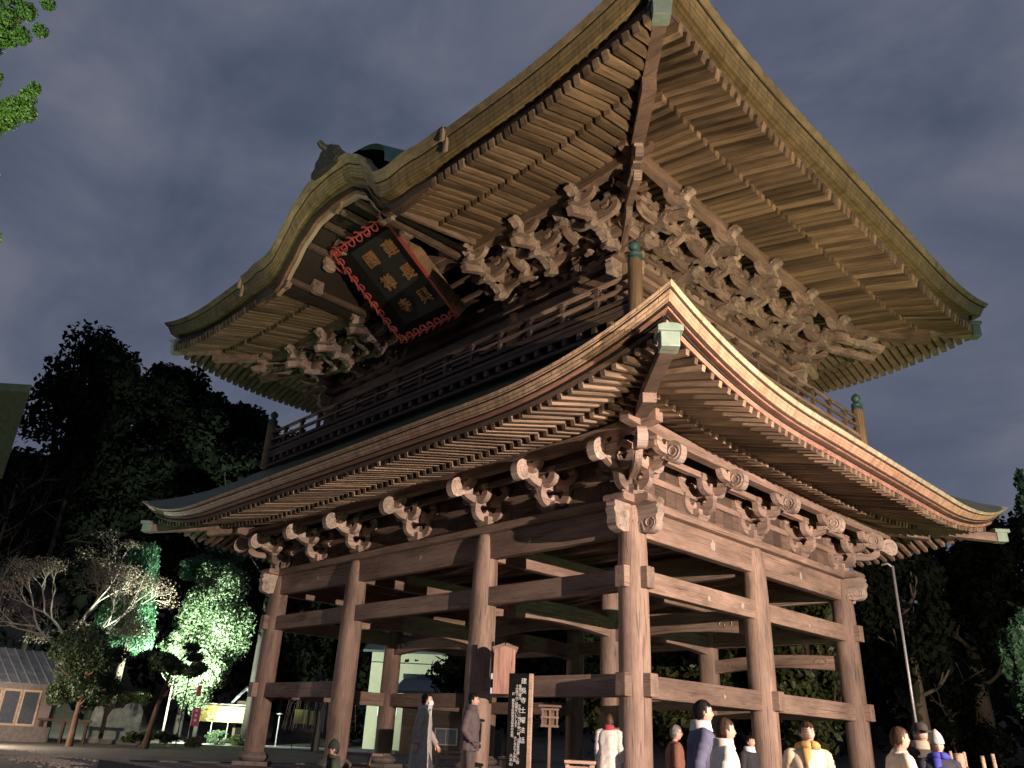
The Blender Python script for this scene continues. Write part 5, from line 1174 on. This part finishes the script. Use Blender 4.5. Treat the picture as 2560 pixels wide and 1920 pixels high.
mb = MB(); mb.bar((-1.2, -.5, dh+.28), (-1.2, 3.4, dh+2.3), 6.6, .1); rf_ = obj('roof', mb.mesh('roof', plain('grey_sheet_roof', (.22, .23, .23), .5, var=.5, scale=2)), hut)
for i in range(13): obj('batten', MB().bar((-4.4+i*.53, -.5, dh+.35), (-4.4+i*.53, 3.4, dh+2.37), .05, .06).mesh('batten', M['galv']), rf_)
q = at(613, 1745, 62); sh_ = thing('small_shrine', 'tiny shrine with grey gabled roof just left of the far left column', 'shrine', (q.x, q.y, gz(q.x, q.y)), face_cam(q)); hs = at(613, 1718, 62).z-sh_.location.z
obj('body', MB().box((0, .5, hs*.38), (1.1, 1, hs*.76)).mesh('body', M['planks']), sh_); obj('roof', MB().prism([(-1.0, hs*.72), (-.85, hs*.70), (0, hs*.95), (.85, hs*.70), (1.0, hs*.72), (0, hs*1.03)], (0, .4, 0), (1, 0, 0), (0, 0, 1), 1.7).mesh('roof', M['galv']), sh_)
obj('door', MB().box((0, -.03, hs*.33), (.7, .05, hs*.5)).mesh('door', M['black']), sh_)
# lit path behind the gate, weeping tree, buildings
rows = [[at(px, 1846+.006*(px-450), 64), at(px, 1862+.002*(px-450), 56)] for px in range(430, 1010, 40)]
mb = MB(); mb.grid([[Vector((p.x, p.y, gz(p.x, p.y)+.03)) for p in r] for r in rows]); mb.build('path', plain('pale_gravel_path', (.62, .62, .62), .85), None, kind='structure')
pl2 = thing('path_lamp', 'low white lamp beside the pale path behind the left columns', 'lamp', (at(690, 1850, 61).x, at(690, 1850, 61).y, ZG)); obj('post', MB().tube([(0, 0, 0), (0, 0, 2.2)], .05, 8).mesh('post', M['galv']), pl2); obj('shade', MB().lathe([(.02, 2.42), (.25, 2.36), (.25, 2.32)]).mesh('shade', M['galv']), pl2)
ld = bpy.data.lights.new('path_lamp_light', 'POINT'); ld.energy = 4500; ld.color = (.75, .92, 1); lo = bpy.data.objects.new('path_lamp_light', ld); col.objects.link(lo); lo.parent = pl2; lo.location = (0, 0, 2.15)
q = at(790, 1850, 54); wt = thing('weeping_tree', 'bare weeping cherry with pale forked trunk behind the left bay', 'tree', (q.x, q.y, gz(q.x, q.y))); mb = MB(); hq = at(790, 1665, 54).z-q.z
for sx in (-1, 1): mb.tube([(sx*.2, 0, -.3), (sx*.25, 0, hq*.45), (sx*.5, 0, hq*.75), (sx*.35, 0, hq)], [.17, .13, .10, .06], 8)
for i in range(46):
    a = i*2.4; r_ = .6+1.9*((i*7) % 11)/11; ztop = hq*(.85+.15*((i*3) % 5)/5); mb.tube([(.3*math.cos(a), .3*math.sin(a), ztop*.8), (r_*.6*math.cos(a), r_*.6*math.sin(a), ztop), (r_*math.cos(a), r_*math.sin(a), ztop*.75), (r_*1.1*math.cos(a), r_*1.1*math.sin(a), ztop*.3)], [.035, .028, .02, .012], 4, 0, False)
obj('trunk', mb.mesh('trunk', BKP, True), wt); obj('prop', MB().tube([(.1, -.3, 0), (.1, -.3, hq*1.1)], .09, 8).mesh('prop', M['dark']), wt)
def hall(name, label, q, rz, wd, dp, h, rh, wallm, roofm, wins, zb):
    b_ = thing(name, label, 'building', (q.x, q.y, zb), rz); wl = obj('wall', MB().box((0, dp/2, h/2), (wd, dp, h)).mesh('wall', wallm), b_)
    obj('roof', MB().prism([(-.8, h-.1), (-.8, h+.1), (dp/2, h+rh), (dp+.8, h+.1), (dp+.8, h-.1), (dp/2, h+rh-.25)], (0, 0, 0), (0, 1, 0), (0, 0, 1), wd+1.4).mesh('roof', roofm), b_)
    obj('ridge', MB().box((0, dp/2, h+rh+.1), (wd+1.6, .4, .35)).mesh('ridge', roofm), b_)
    for x, z, w_, h_ in wins:
        f_ = obj('window', MB().box((x, -.02, z), (w_+.16, .08, h_+.16)).mesh('window', M['galv']), b_)
        for k in (-1, 1): obj('pane', MB().box((x+k*w_/4, -.055, z), (w_/2-.05, .03, h_)).mesh('pane', plain('window_glass', (.20, .23, .22), .15, var=.15)), f_)
    obj('eave_rail', MB().box((0, -.06, h-.9), (wd, .1, .08)).mesh('eave_rail', M['dark']), b_); return b_
CW = plain('cream_wall', (.55, .54, .40), .8, var=.08, scale=2); TR = plain('dark_tiles', (.06, .07, .085), .5, var=.3)
q = at(1075, 1700, 72); hall('temple_office', 'cream walled building with grey windows behind the middle bay of the gate', q, face_cam(q)-.12, 11, 8, at(1065, 1632, 72).z-gz(q.x, q.y), 3.2, CW, TR, [(-3.6, 3.6, 1.6, 1.6), (-1.0, 3.5, 1.8, 1.7), (3.6, 3.6, 1.6, 1.5)], gz(q.x, q.y))
q = at(1030, 1790, 63); l3 = thing('path_lamp', 'added low lamp brightening the cream building from the path', 'lamp', (q.x, q.y, gz(q.x, q.y))); obj('post', MB().tube([(0, 0, 0), (0, 0, 1.6)], .05, 8).mesh('post', M['galv']), l3); obj('shade', MB().lathe([(.02, 1.82), (.22, 1.76), (.22, 1.72)]).mesh('shade', M['galv']), l3)  # lamp put in to brighten the cream walls
ld = bpy.data.lights.new('path_lamp_light', 'POINT'); ld.energy = 600; ld.color = (.95, 1, .80); lo = bpy.data.objects.new('path_lamp_light', ld); col.objects.link(lo); lo.parent = l3; lo.location = (0, 0, 1.5)
q = at(1120, 1770, 60); hall('small_hall', 'low dark hall with blue grey tiled roof before the cream building', q, face_cam(q)-.2, 7, 5, at(1120, 1735, 60).z-gz(q.x, q.y), at(1120, 1690, 60).z-at(1120, 1735, 60).z, M['planks'], plain('blue_grey_tiles', (.12, .15, .17), .5, var=.3), [(0, 1.3, 1.6, 1.0)], gz(q.x, q.y))
A_, B_ = at(75, 980, 25), at(5, 1197, 27)
hl = thing('side_hall', 'hall at the left edge of which only a dark green roof corner shows', 'building', (A_.x-5.5, A_.y-3.0, ZG)); rel = lambda p: Vector(p)-hl.location
GRN = plain('dark_green_roof', (.05, .085, .05), .6, var=.3)
up_ = Vector((-5, -4.5, .3)); mb = MB(); n_ = Vector((0, 0, .25))
quad = [A_, B_, B_+up_*1.6, A_+up_*1.6]; mb.add([rel(p) for p in quad]+[rel(p)+n_ for p in quad], [(0, 1, 2, 3), (7, 6, 5, 4), (0, 4, 5, 1), (1, 5, 6, 2), (2, 6, 7, 3), (3, 7, 4, 0)]); obj('roof', mb.mesh('roof', GRN), hl)
obj('wall', MB().box((-2.5, -1.5, 3.9), (5, 5, 8.0)).mesh('wall', M['planks']), hl)
# juniper at the upper left
q = at(-420, 500, 14.5); jt = thing('juniper_tree', 'bright green lit juniper reaching in at the upper left corner', 'tree', (q.x-.3, q.y-.4, ZG)); jl = jt.location
mb = MB(); mb.tube([(0, 0, -.3), (.1, .1, 3), (-.1, .2, 7), (.1, .3, 11), (.1, .3, 14)], [.42, .34, .27, .18, .06], 10); cl = []
def spray(px0, py0, px1, py1, d, r0, r1, n):
    for i in range(n):
        t = i/(n-1); p = at(px0+(px1-px0)*t, py0+(py1-py0)*t, d)-jl; k_ = (r0+(r1-r0)*t)*1.28*rng.uniform(.85, 1.15); cl.append(((p.x+rng.gauss(0, .03), p.y+rng.gauss(0, .03), p.z+rng.gauss(0, .03)), (k_, k_, k_)))
for a in ((-260, 130, 122, 20, 14, .34, .10, 9), (-260, 150, 100, 72, 14, .34, .11, 9), (-240, 60, 40, -10, 14.2, .3, .14, 6), (-250, 150, 20, 88, 14.3, .34, .17, 7), (-280, 330, 60, 280, 14, .36, .17, 8), (-10, 300, 88, 225, 14, .19, .10, 5), (-60, 240, 4, 190, 14.1, .16, .06, 4), (-260, 360, 20, 296, 14.2, .34, .15, 7), (-300, 500, -30, 430, 14.2, .4, .2, 6), (-300, 650, -40, 600, 14.2, .4, .2, 6)): spray(*a)
for a in ((-260, 130, 60, 50), (-280, 330, 50, 285)): p0, p1 = at(a[0], a[1], 14)-jl, at(a[2], a[3], 14)-jl; mb.tube([Vector((0, .25, p0.z-1.0)), p0, p0.lerp(p1, .5), p1], [.12, .08, .05, .02], 7)
obj('trunk', mb.mesh('trunk', BKR, True), jt); leaves('foliage', cl, 110000, .027, LJU, jt, .6, 0, .6, .55)
# trees behind and right of the gate
GR = 'trees behind the gate at the right'
for lab, px, py, hw, d, leaf, n_, sz in (
    ('olive green tree filling the bay between corner and middle column', 1720, 1420, 130, 34, LOL, 7000, .16), ('olive green tree filling the far side bay', 2000, 1440, 130, 32, LOL, 7000, .16),
    ('dark tree behind the corner column', 1520, 1500, 110, 40, LOL, 4500, .18), ('dark green tree just right of the far side column', 2230, 1330, 110, 36, LDK, 8000, .17),
    ('very dark tree in the gap right of the steel pole', 2370, 1290, 120, 44, LDK, 5000, .2), ('dark tree under the far right eave tip', 2490, 1245, 120, 40, LDK, 5000, .2), ('dark low tree behind the people at right', 2350, 1640, 140, 40, LDK, 4500, .18)):
    tree_px('broadleaf_tree', lab, px, py, hw, d, leaf, n_, sz, GR, tall=1.7, nclump=24, k=.36, zr=.62)
tree_px('conifer_tree', 'pointed green conifer lit faintly at the right picture edge', 2540, 1475, 70, 24, LCE, 14000, .085, None, tall=3.0, nclump=46, k=.24, zr=.7)
tree_px('conifer_tree', 'taller green tree rising into the sky at the right picture edge', 2580, 1120, 75, 30, LCE, 12000, .11, None, tall=2.6, nclump=46, k=.25, zr=.6)
# woods that close the view: leaves over the hill slopes, uncountable
def woods(label, pts, n, size):
    leaves('woodland', [((x, y, gz(x, y)+h*.45), (rx, rx, h*.55)) for x, y, rx, h in pts], n, size, LDK, None, .7, 0, .6, .1)['kind'] = 'stuff'
woods('left', [(rng.uniform(-150, -66), rng.uniform(-40, 75), rng.uniform(5, 8), rng.uniform(9, 15)) for i in range(110)], 60000, .55)
woods('back', [(x+rng.uniform(-4, 4), rng.uniform(46, 80), rng.uniform(5, 8), rng.uniform(9, 15)) for x in range(-66, 66, 3) for k in (0, 1)], 42000, .5)
# the floodlights, some with unseen shields added to cut off their light
for i, (f, lo) in enumerate(zip(FLOODS, flood_objs)):
    x, y, z = f[0]; g_ = gz(x, y); z0 = min(z, 99)
    fl = thing('floodlight', f[5], 'floodlight', (x, y, g_), math.atan2(f[1][1]-y, f[1][0]-x), 'floodlights round the gate')
    rot = (Vector(f[1])-Vector(f[0])).to_track_quat('-Z', 'Y').to_matrix(); rl = Matrix.Rotation(-fl.rotation_euler.z, 3, 'Z') @ rot
    hz0 = z-g_
    if isinstance(f[6], (int, float)):
        obj('added_light_shield', MB().grid([[(rr_*math.cos(a_), rr_*math.sin(a_), hz0+z_) for a_ in [j*math.pi/20 for j in range(40)]] for rr_, z_ in ((.3, -.12), (.3, .3*math.tan(R(f[6]))), (.312, .3*math.tan(R(f[6]))), (.312, -.12))], closev=True).mesh('added_light_shield', M['dark']), fl)
    elif f[6]:
        if f[6][1] > 0: obj('added_light_shield', MB().grid([[(rr_*math.cos(a_), rr_*math.sin(a_), hz0+z_) for a_ in [j*math.pi/20 for j in range(40)]] for rr_, z_ in ((.3, -.12), (.3, .3*math.tan(R(f[6][1]))), (.312, .3*math.tan(R(f[6][1]))), (.312, -.12))], closev=True).mesh('added_light_shield', M['dark']), fl)
        for k_, el in zip((1, -1), f[6]):
            if k_*el < 0: continue
            hh_ = .1*k_; rr_ = .1/math.tan(R(abs(el))); obj('added_light_shield', MB().lathe([(rr_, hz0+hh_), (rr_, hz0+hh_+.012*k_)][::k_], n=40).mesh('added_light_shield', M['dark']), fl)
    mb = MB(); mb.box(Vector((0, 0, hz0))+rl @ Vector((0, 0, .16)), (.30, .18 if f[6] else .30, .12), rl); obj('housing', mb.mesh('housing', M['dark']), fl)
    if hz0 > .25: obj('stand', MB().tube([(0, 0, 0), (0, 0, hz0-.02)], .035, 8).tube([(-.4, 0, .02), (.4, 0, .02)], .03, 6).tube([(0, -.4, .02), (0, .4, .02)], .03, 6).mesh('stand', M['galv']), fl)
gl = bpy.data.lights.new('grove_light', 'SPOT'); gl.energy = 1800; gl.color = (.9, 1, .5); gl.spot_size = R(120); gl.spot_blend = .8
go = bpy.data.objects.new('grove_light', gl); col.objects.link(go); go.location = (8, 15, .3); go.rotation_euler = (Vector((-2, 34, 5))-Vector((8, 15, .3))).to_track_quat('-Z', 'Y').to_euler()
gf = thing('floodlight', 'small floodlight aimed at the trees behind the gate', 'floodlight', (8, 15, gz(8, 15)), 0, 'floodlights round the gate'); obj('housing', MB().box((0, -.2, .5), (.3, .16, .25)).mesh('housing', M['dark']), gf); obj('stand', MB().tube([(0, -.2, 0), (0, -.2, .4)], .03, 8).mesh('stand', M['galv']), gf)
